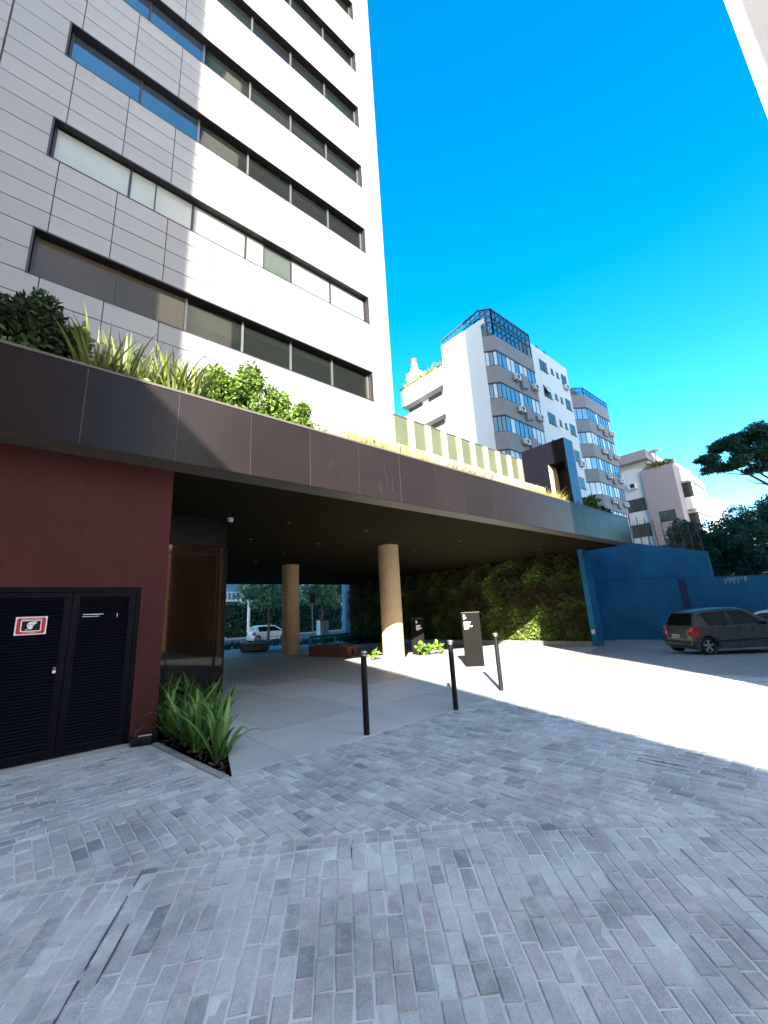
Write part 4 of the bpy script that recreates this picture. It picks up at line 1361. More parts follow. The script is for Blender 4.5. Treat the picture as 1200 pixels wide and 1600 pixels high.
# ================================================================== CARS
def make_car(label, paint, loc, rz, L, W, H, belt, sedan=False, plate=True, group=None, suv=False):
    """origin under the middle of the rear axle, nose along +x"""
    t = thing('parked_car', label, 'car', loc, group, rz)
    rr = 0.285 if not suv else 0.34
    ro, wb = 0.47, L*0.655
    x0, x1 = -ro, L - ro
    w = W/2
    cl = 0.17 if not suv else 0.22
    def arch(cx, z0):
        R = rr + 0.055
        a0 = math.asin(max(-1, min(1, (z0 - rr)/R)))
        return [(cx - R*math.cos(a), rr + R*math.sin(a)) for a in [a0 + (PI - 2*a0)*i/12 for i in range(13)]]
    hood = belt - 0.02
    prof = [(x0 + 0.02, cl + 0.12), (x0 + 0.12, cl)]
    prof += arch(0, cl)
    prof += [(wb*0.5, cl - 0.01)]
    prof += arch(wb, cl)
    prof += [(x1 - 0.18, cl), (x1 - 0.02, cl + 0.14), (x1, belt*0.62), (x1 - 0.10, belt*0.80), (wb + 0.02, hood - 0.02), (wb - 0.42, belt + 0.03), (wb*0.4, belt + 0.01), (0.0, belt + 0.02), (x0 + 0.18, belt + 0.02), (x0 + 0.05, belt - 0.03), (x0 - 0.0, belt*0.62), (x0 + 0.0, cl + 0.3)]
    xm = (x0 + x1)/2
    vs, fs = [], []
    slices = [(-w, 0.955), (-w*0.9, 0.985), (-w*0.55, 1.0), (w*0.55, 1.0), (w*0.9, 0.985), (w, 0.955)]
    npf = len(prof)
    for yv, k in slices:
        for (px, pz) in prof:
            inset = 0.0
            zz = pz
            if abs(yv) > w*0.95 and pz > belt - 0.15: inset = 0.035
            if abs(yv) > w*0.95 and pz < cl + 0.16: inset = 0.03
            vs.append((xm + (px - xm)*(k if (px < 0.3 - ro or px > x1 - 0.4) else 1.0), yv - math.copysign(inset, yv), zz))
    for s in range(len(slices) - 1):
        for i in range(npf):
            j = (i + 1) % npf
            fs.append((s*npf + i, s*npf + j, (s + 1)*npf + j, (s + 1)*npf + i))
    fs.append(tuple(range(npf))[::-1])
    fs.append(tuple((len(slices) - 1)*npf + i for i in range(npf)))
    mb = MB().add(vs, fs)
    body = mb.build('body', paint, t, smooth=True, local=True, off=(0, 0, 0), bevel=0.03, seg=3)
    # greenhouse: stations along x with roof and belt half widths
    xr0 = x0 + 0.10 if not sedan else x0 + 0.75
    st = [(xr0, belt + 0.0, w - 0.085, belt + 0.0), (xr0 + 0.15, belt + (H - belt)*0.55, w - 0.175, belt), (xr0 + 0.27, belt + (H - belt)*0.82, w - 0.235, belt), (xr0 + 0.42, H - 0.062, w - 0.245, belt), (xr0 + 0.72, H - 0.02, w - 0.235, belt), (wb*0.42, H, w - 0.235, belt),
          (wb*0.56, H - 0.02, w - 0.235, belt), (wb*0.66, H - 0.07, w - 0.22, belt), (wb*0.74, H - 0.15, w - 0.22, belt), (wb + 0.06, belt + 0.015, w - 0.12, belt)]
    vs, fs = [], []
    for (x, zr, hw, zb_) in st:
        hb = w - 0.06
        f = (zr - belt)/(H - belt)
        zt = max(zr, belt + 0.002)
        wt = hb + (hw - hb)*1.0 if f > 0.3 else hw
        vs += [(x, -hb, belt - 0.03), (x, -wt, belt + (zt - belt)*0.93), (x, -wt + 0.07*f, zt), (x, wt - 0.07*f, zt), (x, wt, belt + (zt - belt)*0.93), (x, hb, belt - 0.03)]
    for i in range(len(st) - 1):
        for k in range(5):
            fs.append((6*i + k, 6*i + k + 1, 6*i + 6 + k + 1, 6*i + 6 + k))
    fs += [tuple(range(6)), tuple(6*(len(st) - 1) + k for k in range(6))[::-1]]
    cab = MB().add(vs, [f[::-1] for f in fs]).build('cabin', paint, t, smooth=True, local=True, off=(0, 0, 0), bevel=0.015, seg=2)
    # side glass
    hb, hw = w - 0.06, w - 0.235
    def sidept(x, z, s, o=0.006):
        f = (z - (belt - 0.03))/(H*0.985 - belt + 0.03)
        return (x, s*(hb + (hw - hb)*f + o), z)
    zt, zb_ = H - 0.115, belt + 0.03
    b_ = wb*0.42
    for s in (-1, 1):
        for nm, q in (('rear_side_window', [(xr0 + 0.56, zb_), (b_ - 0.03, zb_), (b_ - 0.09, zt), (xr0 + 0.44, zt - 0.03)]), ('front_side_window', [(b_ + 0.05, zb_), (wb - 0.30, zb_), (wb - 0.36, zb_ + 0.10), (wb*0.64, zt - 0.02), (b_ - 0.01, zt)])):
            if sedan: q = [(x + (0.25 if nm[0] == 'r' and x < 0.6 else 0), z) for x, z in q]
            MB().sheet([sidept(x, z, s) for x, z in q], (0, -s*0.02, 0)).build(nm, M['carglass'], t, local=True, off=(0, 0, 0))
    # rear and front glass
    hwr = w - 0.24
    def rx(q):
        return xr0 + (0.15*q/0.55 if q < 0.55 else 0.15 + 0.12*(q - 0.55)/0.27) - 0.018
    rw = []
    for q, hy in ((0.12, w - 0.21), (0.3, w - 0.235), (0.55, w - 0.265), (0.74, w - 0.31)):
        rw.append((rx(q), hy, belt + (H - belt)*q))
    vs = [(a, -b, c) for a, b, c in rw] + [(a, b, c) for a, b, c in rw]
    MB().add(vs + [(a + 0.03, b, c) for a, b, c in vs], [(k, k + 1, k + 5, k + 4) for k in range(3)] + [(k + 8, k + 12, k + 13, k + 9) for k in range(3)] + [(0, 4, 12, 8), (3, 11, 15, 7)]).build('rear_window', M['carglass'], t, local=True, off=(0, 0, 0))
    xa, xb = wb*0.74, wb + 0.06
    def frpt(y, z):
        f = (z - belt - 0.015)/(H - 0.15 - belt - 0.015)
        return (xb + (xa - xb)*f + 0.015, y, z + 0.008)
    MB().sheet([frpt(-w + 0.16, belt + 0.05), frpt(w - 0.16, belt + 0.05), frpt(w - 0.27, H - 0.17), frpt(-w + 0.27, H - 0.17)], (-0.02, 0, -0.01)).build('windscreen', M['carglass'], t, local=True, off=(0, 0, 0))
    # lamps, plate, bumper trim, handles, mirrors
    for s in (-1, 1):
        q = [(x0 + 0.005, s*(w - 0.27), belt - 0.27), (x0 + 0.02, s*(w - 0.24), belt - 0.14), (x0 + 0.05, s*(w - 0.13), belt + 0.03), (x0 + 0.09, s*(w - 0.03), belt + 0.03), (x0 + 0.25, s*(w + 0.004), belt - 0.08), (x0 + 0.22, s*(w + 0.006), belt - 0.26), (x0 + 0.05, s*(w - 0.03), belt - 0.31)]
        cq = sum((Vector(v) for v in q), Vector())/len(q)
        mb = MB()
        outp = Vector((-0.035, s*0.02, 0))
        vs = [Vector(v) + outp*0.6 for v in q] + [cq + outp*1.5] + [Vector(v) - outp*2 for v in q]
        n7 = len(q)
        fs = [(i, (i + 1) % n7, n7) for i in range(n7)] + [(i, n7 + 1 + i, n7 + 1 + (i + 1) % n7, (i + 1) % n7) for i in range(n7)]
        if s < 0: fs = [f[::-1] for f in fs]
        mb.add(vs, fs).build('tail_lamp', M['lamp_red'], t, local=True, off=(0, 0, 0), smooth=False)
        MB().obox((x1 - 0.16, s*(w - 0.22), belt*0.72), (0.10, 0, 0), (0, 0.15, 0), (0, 0, 0.07)).build('headlight', M['chrome'], t, local=True, off=(0, 0, 0), bevel=0.03)
        for hx in (b_ - 0.62, b_ + 0.42):
            MB().obox((hx, s*(w + 0.004), belt - 0.115), (0.075, 0, 0), (0, 0.014, 0), (0, 0, 0.014)).build('door_handle', paint, t, local=True, off=(0, 0, 0), bevel=0.008)
        MB().obox((wb - 0.42, s*(w + 0.07), belt + 0.05), (0.05, 0, 0), (0, 0.09, 0), (0, 0, 0.055)).build('wing_mirror', M['black'], t, local=True, off=(0, 0, 0), bevel=0.025)
        mb = MB()
        for xs in (b_ - 0.86, b_ + 0.02, wb - 0.40):
            mb.obox((xs, s*(w - 0.001), cl + 0.27), (0.005, 0, 0), (0, 0.003, 0), (0, 0, 0.27))
        mb.obox(((b_ + wb)/2 - 0.6, s*(w + 0.001), cl + 0.26), (1.0, 0, 0), (0, 0.008, 0), (0, 0, 0.022))
        mb.build('door_seam', M['black'], t, local=True, off=(0, 0, 0))
    MB().obox((x0 + 0.03, 0, cl + 0.20), (0.05, 0, 0), (0, w*0.86, 0), (0, 0, 0.075)).build('rear_bumper', paint, t, local=True, off=(0, 0, 0), bevel=0.03)
    MB().obox((x0 - 0.022, 0, cl + 0.22), (0.008, 0, 0), (0, w*0.80, 0), (0, 0, 0.022)).build('bumper_strip', M['black'], t, local=True, off=(0, 0, 0))
    if plate:
        p_ = MB().obox((x0 - 0.012, 0.05, belt*0.66), (0.008, 0, 0), (0, 0.2, 0), (0, 0, 0.065)).build('number_plate', M['plate'], t, local=True, off=(0, 0, 0))
        mb = MB()
        for k in range(7):
            if k != 3: mb.obox((x0 - 0.021, 0.05 + 0.15 - 0.05*k, belt*0.66 - 0.008), (0.001, 0, 0), (0, 0.013, 0), (0, 0, 0.028))
        mb.build('plate_mark', M['frame'], p_, local=True, off=(0, 0, 0))
    # wheels
    for xw in (0.0, wb):
        for s in (-1, 1):
            yc = s*(w - 0.10)
            mb = MB()
            prof_w = [(rr - 0.085, -0.09), (rr - 0.03, -0.095), (rr, -0.075), (rr, 0.075), (rr - 0.03, 0.095), (rr - 0.085, 0.09)]
            vs, fs = [], []
            nw = 32
            for r_, yy in prof_w:
                for k in range(nw):
                    a = 2*PI*k/nw
                    vs.append((xw + r_*math.cos(a), yc + yy, rr + r_*math.sin(a)))
            for i in range(len(prof_w) - 1):
                for k in range(nw):
                    fs.append((i*nw + k, (i + 1)*nw + k, (i + 1)*nw + (k + 1) % nw, i*nw + (k + 1) % nw))
            mb.add(vs, fs)
            wh = mb.build('wheel', M['tyre'], t, smooth=True, local=True, off=(0, 0, 0))
            yo = yc + s*0.07
            mb = MB()
            mb.sheet([(xw + (rr - 0.083)*math.cos(2*PI*k/nw), yo - s*0.03, rr + (rr - 0.083)*math.sin(2*PI*k/nw)) for k in range(nw)], (0, -s*0.01, 0))
            mb.build('rim_well', M['black'], wh, local=True, off=(0, 0, 0))
            mb = MB()
            for k in range(nw):
                a, b = 2*PI*k/nw, 2*PI*(k + 1)/nw
                R1, R2 = rr - 0.083, rr - 0.105
                mb.add([(xw + R1*math.cos(a), yo, rr + R1*math.sin(a)), (xw + R1*math.cos(b), yo, rr + R1*math.sin(b)), (xw + R2*math.cos(b), yo, rr + R2*math.sin(b)), (xw + R2*math.cos(a), yo, rr + R2*math.sin(a))], [(0, 1, 2, 3)])
            for k in range(5):
                a = 2*PI*k/5 + 0.3
                c0 = Vector((xw, yo, rr))
                dv = Vector((math.cos(a), 0, math.sin(a)))
                tv = Vector((-math.sin(a), 0, math.cos(a)))
                Rm = rr - 0.09
                mb.sheet([c0 + dv*0.03 - tv*0.028, c0 + dv*Rm - tv*0.042, c0 + dv*Rm + tv*0.042, c0 + dv*0.03 + tv*0.028], (0, -s*0.02, 0))
            mb.sheet([(xw + 0.045*math.cos(2*PI*k/14), yo + s*0.004, rr + 0.045*math.sin(2*PI*k/14)) for k in range(14)], (0, -s*0.02, 0))
            mb.build('rim', M['rim'], wh, local=True, off=(0, 0, 0))
    return t
AZ = math.radians(-40)
fx, fy = math.cos(AZ), math.sin(AZ)
rwx, rwy = 17.85, 4.03       # contact of the near rear wheel
make_car('dusty taupe five door hatchback parked in the shade by the blue wall', M['taupe'], (rwx - fy*0.72, rwy + fx*0.72, g(rwx, rwy)), AZ, 3.66, 1.62, 1.52, 0.90)
make_car('pale silver car showing only behind the nose of the taupe hatchback', M['carsilver'], (22.7, 1.3, g(22, 2)), math.radians(90), 4.1, 1.7, 1.40, 0.92, sedan=False)
make_car('white crossover with dark windows driving along the street behind the passage', M['carwhite'], (18.3, 41.2, -0.392), 0.0, 4.3, 1.8, 1.62, 0.98, suv=True)
make_car('pale blue grey car on the street at the left end of the passage view', M['carsilver'], (12.2, 42.6, -0.392), 0.0, 4.1, 1.72, 1.45, 0.9)

# ================================================================== ROOF TERRACE: screen, pickets, pavilion, plants
scr = thing('privacy_screen', 'row of green glass screen panels between pale timber posts on the canopy roof', 'screen', (12, 8.6, 5.2))
SZ0, SZ1 = 5.2, 7.70
x = 8.31
k = 0
posts = []
while x < 15.5:
    MB().box(x, x + 0.56, 8.62, 8.64, SZ0, SZ1 - 0.02).build('glass_panel', M['screen'], scr)
    MB().box(x + 0.565, x + 0.805, 8.57, 8.69, SZ0, SZ1 - 0.01).build('post', M['post'], scr)
    x += 0.81
MB().box(8.29, x, 8.60, 8.70, SZ1 - 0.008, SZ1 + 0.03).build('top_rail', M['mullion'], scr)
MB().box(x - 0.02, x + 0.08, 8.58, 8.70, SZ0, SZ1).build('end_post', M['mullion'], scr)
pk = thing('picket_fence', 'low pale picket fence running along the canopy roof edge behind the planting', 'fence', (10, 7.9, 5.2))
x = 4.0
while x < 15.9:
    MB().box(x, x + 0.062, 7.88, 7.90, 5.2, 6.30 + random.uniform(-0.012, 0.012)).build('picket', M['post'], pk)
    x += 0.108
MB().box(4.0, 15.9, 7.905, 7.935, 5.45, 5.5).build('rail', M['mullion'], pk)
MB().box(4.0, 15.9, 7.905, 7.935, 6.15, 6.2).build('rail', M['mullion'], pk)

pv = thing('roof_pavilion', 'boxy dark navy pavilion with an open doorway on the canopy roof', 'pavilion', (16.9, 8, 5.2))
px0, px1, py0, py1, pz = 16.52, 17.30, 7.05, 9.04, 8.4
mb = MB()
mb.box(px0, px1, py0 + 0.02, py0 + 0.14, 5.2, pz)          # near end wall
mb.box(px0, px1, 7.90, py1, 5.2, pz)                 # closed half
mb.box(px0, px1, py0 + 0.14, 7.90, 7.42, pz)
mb.box(px1 - 0.03, px1, py0 + 0.14, 7.90, 5.2, 7.42)         # slab over the doorway
mb.build('shell', M['navy'], pv)
for z0, z1 in ((5.2, 6.3), (6.312, 7.3), (7.312, pz)):
    MB().box(px0, px1, py0, py0 + 0.018, z0, z1).build('end_panel', M['skypanel'], pv)  # end sheets coloured blue in place of a sky reflection
for a0, b0 in ((16.53, 16.89), (16.90, 17.265)):
    for z0, z1 in ((5.2, 6.38), (6.39, 7.415)):
        MB().box(a0, b0, 7.88, 7.898, z0, z1).build('lining_panel', M['beige'], pv)
def shrub(name, label, cat, c, r, n, size, mat, group=None, lumps=9, aspect=0.6, shift=0.0):
    t = thing(name, label, cat, (c[0], c[1], c[2] - r[2]), group)
    P_, T_ = blob_points(c, r, n, lumps, 0.35)
    P_[:, 2] = np.maximum(P_[:, 2], 5.36)
    foliage('foliage', P_, np.clip(T_ + shift, 0, 1), size, mat, t, aspect, 0.3)
    mb = MB()
    for k in range(3):
        a = 2*PI*k/3
        mb.tube([(c[0], c[1], c[2] - r[2]), (c[0] + 0.5*r[0]*math.cos(a), c[1] + 0.4*r[1]*math.sin(a), c[2])], [0.02, 0.008], 5)
    mb.build('stem', M['bark'], t)
    return t
PY = 7.42
shrub('shrub', 'large dark shrub at the far left of the canopy planting, in shade', 'shrub', (-0.95, PY, 6.02), (0.6, 0.45, 0.72), 4200, 0.095, M['l_dark'], 'shrubs on the canopy', shift=0.05)
shrub('shrub', 'dark shrub second from the left, with a glossy top', 'shrub', (-0.30, PY, 6.02), (0.52, 0.42, 0.76), 4000, 0.095, M['l_dark'], 'shrubs on the canopy', shift=0.1)
shrub('shrub', 'dark shrub with light green young tips, left of the flax', 'shrub', (0.13, PY, 5.86), (0.28, 0.34, 0.50), 1300, 0.09, M['l_dark'], 'shrubs on the canopy', shift=0.2)
shrub('leafy_sprig', 'light green leafy sprig between the dark shrubs and the flax', 'plant', (0.24, PY - 0.12, 6.12), (0.15, 0.13, 0.22), 110, 0.12, M['l_mid'])
shrub('shrub', 'green shrub growing up behind the flax clumps', 'shrub', (1.15, PY + 0.2, 5.72), (0.75, 0.25, 0.40), 2000, 0.09, M['l_mid'], None, shift=-0.15, lumps=12)
shrub('shrub', 'green shrub closing the gap between the flax and the bright shrubs', 'shrub', (2.15, PY + 0.1, 5.78), (0.4, 0.3, 0.46), 1500, 0.09, M['l_mid'], None, shift=0.0, lumps=10)
flax = [strap_mesh('flax_leaf', random.uniform(0.75, 1.15), random.uniform(0.045, 0.075), random.uniform(0.05, 0.7), M['l_flax'], random.uniform(0.05, 0.8)) for _ in range(14)]
for x, s, lab in ((0.55, 0.92, 'tall flax clump at the left end of the flax row, half in shade'), (0.92, 0.9, 'second flax clump from the left above the shaded fascia'), (1.30, 0.92, 'third flax clump, in the middle of the flax row'), (1.66, 0.9, 'fourth flax clump, sunlit, behind the shadow edge on the fascia'), (2.02, 0.88, 'last flax clump on the right, beside the bright shrubs')):
    clump('flax_plant', lab, 'plant', (x, PY + random.uniform(-0.1, 0.1), 5.35), 'flax clumps on the canopy', flax, 58, 0.32, s*1.12, 0.2)
for x, rx, rz, n, lab in ((2.5, 0.44, 0.62, 2000, 'bright green shrub nearest the flax clumps'), (3.1, 0.48, 0.64, 2200, 'bright green shrub second from the flax clumps'), (3.66, 0.44, 0.52, 1900, 'bright green shrub third from the flax clumps'), (4.2, 0.42, 0.38, 1500, 'lowest bright green shrub where the row tapers to the picket fence')):
    shrub('shrub', lab, 'shrub', (x, PY, 5.40 + rz), (rx, 0.4, rz), int(n*1.6), 0.085, M['l_mid'], 'bright shrubs on the canopy', shift=0.12, lumps=14)
def tuft(name, label, x0, x1, n, h, mat, group, lean=0.25, w=0.012):
    """a strip of thin upright grass blades"""
    t = thing(name, label, 'ornamental grass', ((x0 + x1)/2, PY, 5.34), group)
    P_ = np.stack([RNG.uniform(x0, x1, n), PY + RNG.uniform(-0.28, 0.2, n), np.full(n, 5.34)], 1)
    d = np.stack([RNG.normal(0, lean, n), RNG.normal(0, lean, n), np.ones(n)], 1)
    H = (h*RNG.uniform(0.5, 1.15, n))[:, None]
    s = RNG.normal(size=(n, 3)); s[:, 2] = 0
    s /= np.linalg.norm(s, axis=1)[:, None]
    mid = P_ + d*H*0.55
    tip = P_ + d*H*np.array([1.5, 1.5, 0.92])
    V_ = np.stack([P_ - s*w, P_ + s*w, mid + s*w, mid - s*w, tip + s*w*0.2, tip - s*w*0.2], 1).reshape(-1, 3)
    b = np.arange(n)[:, None]*6
    F_ = np.concatenate([b + np.array([0, 1, 2, 3]), b + np.array([3, 2, 4, 5])], 1).reshape(-1, 4)
    tag(raw_mesh('blades', V_, F_, mat, t, np.repeat(np.clip(0.55 + 0.25*RNG.normal(size=n), 0, 1), 2)), kind='stuff')
gc = thing('ground_cover', 'low leafy ground cover filling the canopy planter between shrubs and flax', 'ground cover', (1.6, PY, 5.34))
P_ = np.stack([RNG.uniform(-1.6, 4.7, 3600), PY + RNG.uniform(-0.36, 0.3, 3600), 5.36 + np.abs(RNG.normal(0, 0.17, 3600))], 1)
tag(foliage('foliage', P_, np.clip(0.35 + 0.25*RNG.normal(size=3600), 0, 1), 0.11, M['l_mid'], gc, 0.45, 0.4), kind='stuff')
tuft('yellow_grass', 'yellow green grass in front of the left end of the picket fence', 5.3, 6.9, 700, 0.50, M['l_yel'], None)
tuft('yellow_grass', 'second strip of yellow grass below the first green screen panels', 6.9, 8.4, 500, 0.45, M['l_yel'], None)
tuft('reddish_grass', 'low reddish brown planting below the middle of the green screen', 8.7, 11.0, 700, 0.36, M['l_red'], None, 0.4, 0.02)
tuft('yellow_grass', 'pale grass along the roof edge below the right end of the screen', 11.0, 13.6, 700, 0.36, M['l_yel'], None)
tuft('yellow_grass', 'feathery pale grass in front of the navy pavilion', 13.6, 16.4, 900, 0.52, M['l_yel'], None)
tuft('reddish_grass', 'brownish low planting at the foot of the navy pavilion corner', 16.4, 18.2, 400, 0.34, M['l_red'], None, 0.4, 0.02)
shrub('shrub', 'round green shrub on the blue shaded end of the canopy', 'shrub', (18.9, PY + 0.2, 5.80), (1.0, 0.5, 0.52), 1700, 0.16, M['l_mid'], None, shift=-0.1, lumps=14)
shrub('shrub', 'darker low shrub at the very right end of the canopy roof', 'shrub', (20.4, PY + 0.2, 5.66), (0.8, 0.45, 0.36), 1100, 0.16, M['l_dark'], None, shift=0.2, lumps=12)

# ================================================================== APARTMENT BUILDING WITH BAYS
ap = thing('apartment_building', 'white and grey apartment building with rounded window bays and a glazed roof terrace', 'apartment building', (40, 24, -0.4))
AX = 31.0
mb = MB()
mb.box(AX, 48.6, 19.3, 24.3, -0.5, 28.4)
mb.box(39.2, 48.6, 19.0, 19.3, -0.5, 30.2)
mb.box(39.2, 48.6, 19.3, 30, 28.4, 30.2)
mb.build('wall', M['aptwhite'], ap)
MB().box(AX, AX + 0.25, 18.95, 24.3, 28.4, 28.95).build('parapet', M['aptwhite'], ap)
# left wing with loggias
mb = MB()
mb.box(AX + 1.6, 42, 24.3, 31.0, -0.5, 26.0)
for k in range(7):
    z1 = 26.7 - 3.3*k
    mb.box(AX, AX + 1.6, 24.302, 30.9, z1 - 2.1, z1)
    mb.box(AX, AX + 1.6, 24.302, 24.55, z1 - 3.3, z1 - 2.1)
mb.box(AX + 2.6, 42, 24.302, 29.0, 26.0, 28.1)
mb.build('left_wing', M['aptwhite'], ap)
for k in range(5):
    z1 = 26.7 - 3.3*k - 2.1
    w = MB().box(AX + 0.9, AX + 0.98, 24.56, 30.5, z1 - 1.2, z1).build('window', M['frame'], ap)
    y = 24.6
    i = 0
    while y < 30.2:
        MB().box(AX + 0.88, AX + 0.895, y, y + 0.9, z1 - 1.15, z1 - 0.05).build('pane', M['g_apt2'] if i % 3 == 0 else M['g_dark'], w)
        y += 0.96
        i += 1
    MB().box(AX + 0.05, AX + 1.6, 24.6, 30.85, z1 - 0.012, z1 - 0.002).build('loggia_ceiling', M['aptgrey'], ap)
# planter on the roof of the left wing
P_ = np.stack([RNG.uniform(AX + 0.05, AX + 0.7, 1200), RNG.uniform(24.6, 31, 1200), 26.7 + np.abs(RNG.normal(0, 0.33, 1200))], 1)
tag(foliage('planter_foliage', P_, np.clip(0.5 + 0.25*RNG.normal(size=1200), 0, 1), 0.3, M['l_yel'], ap, 0.4, 0.3), kind='stuff')
# chimney
mb = MB()
mb.box(32.6, 34.0, 29.6, 31.2, 26.0, 29.6)
mb.prism([(32.6, 29.6), (34.0, 29.6), (34.0, 31.2), (32.6, 31.2)], 29.6, 29.7)
mb.lathe([(0.62, 29.6), (0.36, 30.6), (0.36, 31.1)], (33.2, 30.4, 0), 16)
ch = mb.build('chimney', M['aptwhite'], ap)
MB().lathe([(0.46, 31.1), (0.46, 31.5), (0.2, 31.62)], (33.2, 30.4, 0), 16).build('chimney_cap', M['coping'], ch)

def inset(poly, d):
    """move the front edges of an open bay outline inwards"""
    c = Vector((sum(p[0] for p in poly)/len(poly), max(p[1] for p in poly) + 1.0))
    return [tuple(Vector(p).lerp(c, d/(Vector(p) - c).length)) for p in poly]
def bay(poly, tops, hwin, ztop, zbase, seed, mullions):
    rnd = random.Random(seed)
    back = [(poly[-1][0], poly[-1][1] + 0.4), (poly[0][0], poly[0][1] + 0.4)]
    z1 = ztop
    for t in tops:
        MB().prism(poly + back, t + 0.0, z1).build('spandrel', M['aptgrey'], ap)
        z1 = t - hwin
        ins = inset(poly, 0.12)
        w = MB().prism(poly + back, z1 - 0.0, z1 + 0.06).build('window', M['frame'], ap)
        mb = MB().prism(poly + back, t - 0.10, t - 0.002)
        mb.build('head', M['frame'], w)
        for i in range(len(ins) - 1):
            a, b = Vector(ins[i]), Vector(ins[i + 1])
            n = mullions[i]
            d = (b - a)/n
            nn = Vector((d.y, -d.x)).normalized()*0.02
            for k in range(n):
                p, q = a + d*k, a + d*(k + 1)
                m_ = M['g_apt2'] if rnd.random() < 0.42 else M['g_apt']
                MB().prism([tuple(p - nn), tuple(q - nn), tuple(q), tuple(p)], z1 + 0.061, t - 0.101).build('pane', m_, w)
                mb = MB().box(p.x - 0.018, p.x + 0.018, p.y - 0.04, p.y + 0.02, z1 + 0.0605, t - 0.1005)
                mb.build('mullion', M['frame'], w)
        MB().prism(inset(poly, 0.5) + back, z1, t).build('dark_room', M['frame'], w)
    MB().prism(poly + back, zbase, z1 - 0.0).build('spandrel', M['aptgrey'], ap)
bay1 = [(31.02, 19.28), (31.75, 18.40), (38.5, 18.20), (39.15, 18.98)]
bay(bay1, [25.5, 22.1, 18.75, 15.4, 12.05], 1.66, 27.1, -0.5, 3, [3, 9, 2])
bay2 = [(49.3, 19.6), (50.9, 18.3), (58.0, 18.2), (58.8, 19.2)]
bay(bay2, [25.3, 22.05, 18.77, 15.6, 12.3], 1.66, 27.0, -0.5, 5, [3, 9, 2])
mb = MB().box(48.6, 59, 19.65, 32, -0.5, 27.0)
mb.box(48.65, 57.2, 20.9, 32, 29.2, 30.2)
mb.box(53.5, 57.2, 21.0, 32, 27.0, 29.2)
mb.build('rear_wing', M['aptgrey'], ap)
MB().box(48.7, 53.4, 21.6, 31.9, 27.05, 29.19).build('dark_recess', M['frame'], ap)
# railing of the far bay
mb = MB()
pts = [Vector((p[0], p[1], 0)) for p in bay2[:3]]
for a, b in zip(pts, pts[1:]):
    n = max(2, int((b - a).length/0.9))
    for k in range(n + 1):
        p = a.lerp(b, k/n)
        mb.bar((p.x, p.y + 0.06, 27.0), (p.x, p.y + 0.06, 28.0), 0.06)
    mb.bar((a.x, a.y + 0.06, 28.0), (b.x, b.y + 0.06, 28.0), 0.08)
    mb.bar((a.x, a.y + 0.06, 27.45), (b.x, b.y + 0.06, 27.45), 0.05)
mb.build('roof_railing', M['steelblue'], ap)
for a, b in zip(pts, pts[1:]):
    MB().sheet([(a.x, a.y + 0.1, 27.05), (b.x, b.y + 0.1, 27.05), (b.x, b.y + 0.1, 27.95), (a.x, a.y + 0.1, 27.95)], (0, 0.02, 0)).build('railing_glass', M['apglass'], ap)
# glazed conservatory on the near bay
mb = MB()
base = [Vector((31.1, 19.3, 27.1)), Vector((31.8, 18.5, 27.1)), Vector((38.6, 18.35, 27.1))]
up3 = Vector((0, 0, 3.1))
for a, b, n in ((base[0], base[1], 2), (base[1], base[2], 9)):
    for k in range(n + 1):
        p = a.lerp(b, k/n)
        mb.bar(p, p + up3, 0.11)
        mb.bar(p + up3, p + up3 + Vector((0.9, 2.6, 0.35)), 0.09)
    for h in (0.05, 1.55, 3.05):
        mb.bar(a + Vector((0, 0, h)), b + Vector((0, 0, h)), 0.11)
for q in (0.35, 0.7, 1.0):
    mb.bar(base[1] + up3 + Vector((0.9*q, 2.6*q, 0.35*q)), base[2] + up3 + Vector((0.9*q, 2.6*q, 0.35*q)), 0.08)
# truss rails running back along the left parapet
A_, B_ = base[0] + up3, Vector((31.1, 24.3, 29.6))
A2, B2 = Vector((31.1, 19.3, 29.35)), Vector((31.1, 24.3, 29.05))
mb.bar(A_, B_, 0.14)
mb.bar(A2, B2, 0.10)
for k in range(10):
    mb.bar(A_.lerp(B_, k/9), A2.lerp(B2, k/9), 0.07)
mb.build('conservatory_frame', M['steelblue'], ap)
for a, b, n in ((base[0], base[1], 1), (base[1], base[2], 1)):
    MB().sheet([a + Vector((0, 0.03, 0.1)), b + Vector((0, 0.03, 0.1)), b + Vector((0, 0.03, 3.0)), a + Vector((0, 0.03, 3.0))], (0, 0.02, 0)).build('conservatory_glass', M['apglass'], ap)
MB().sheet([base[1] + Vector((1.2, 3.2, 0)), base[2] + Vector((0, 3.2, 0)), base[2] + Vector((0, 3.2, 1.6)), base[1] + Vector((1.2, 3.2, 1.6))], (0, 0.1, 0)).build('terrace_wall', M['aptgrey'], ap)
# windows of the white front between the bays
def wall_window(x0, x1, z0, z1, y=19.0, sill=True, open_=False):
    f = MB().box(x0, x1, y - 0.012, y - 0.004, z0, z1).build('window', M['frame'], ap)
    n = 2 if x1 - x0 > 1 else 1
    w = (x1 - x0 - 0.08)/n
    for k in range(n):
        MB().box(x0 + 0.04 + w*k + 0.03, x0 + 0.04 + w*(k + 1) - 0.03, y - 0.03, y - 0.02, z0 + 0.08, z1 - 0.08).build('pane', M['g_dark'], f)
    if sill: MB().box(x0 - 0.06, x1 + 0.06, y - 0.09, y - 0.001, z0 - 0.08, z0 - 0.002).build('sill', M['coping'], f)
    if open_: MB().sheet([(x0 + 0.1, y - 0.04, z1 - 0.1), (x1 - 0.1, y - 0.04, z1 - 0.1), (x1 - 0.1, y - 0.5, z0 + 0.25), (x0 + 0.1, y - 0.5, z0 + 0.25)], (0, 0.02, 0.02)).build('open_sash', M['g_apt2'], f)
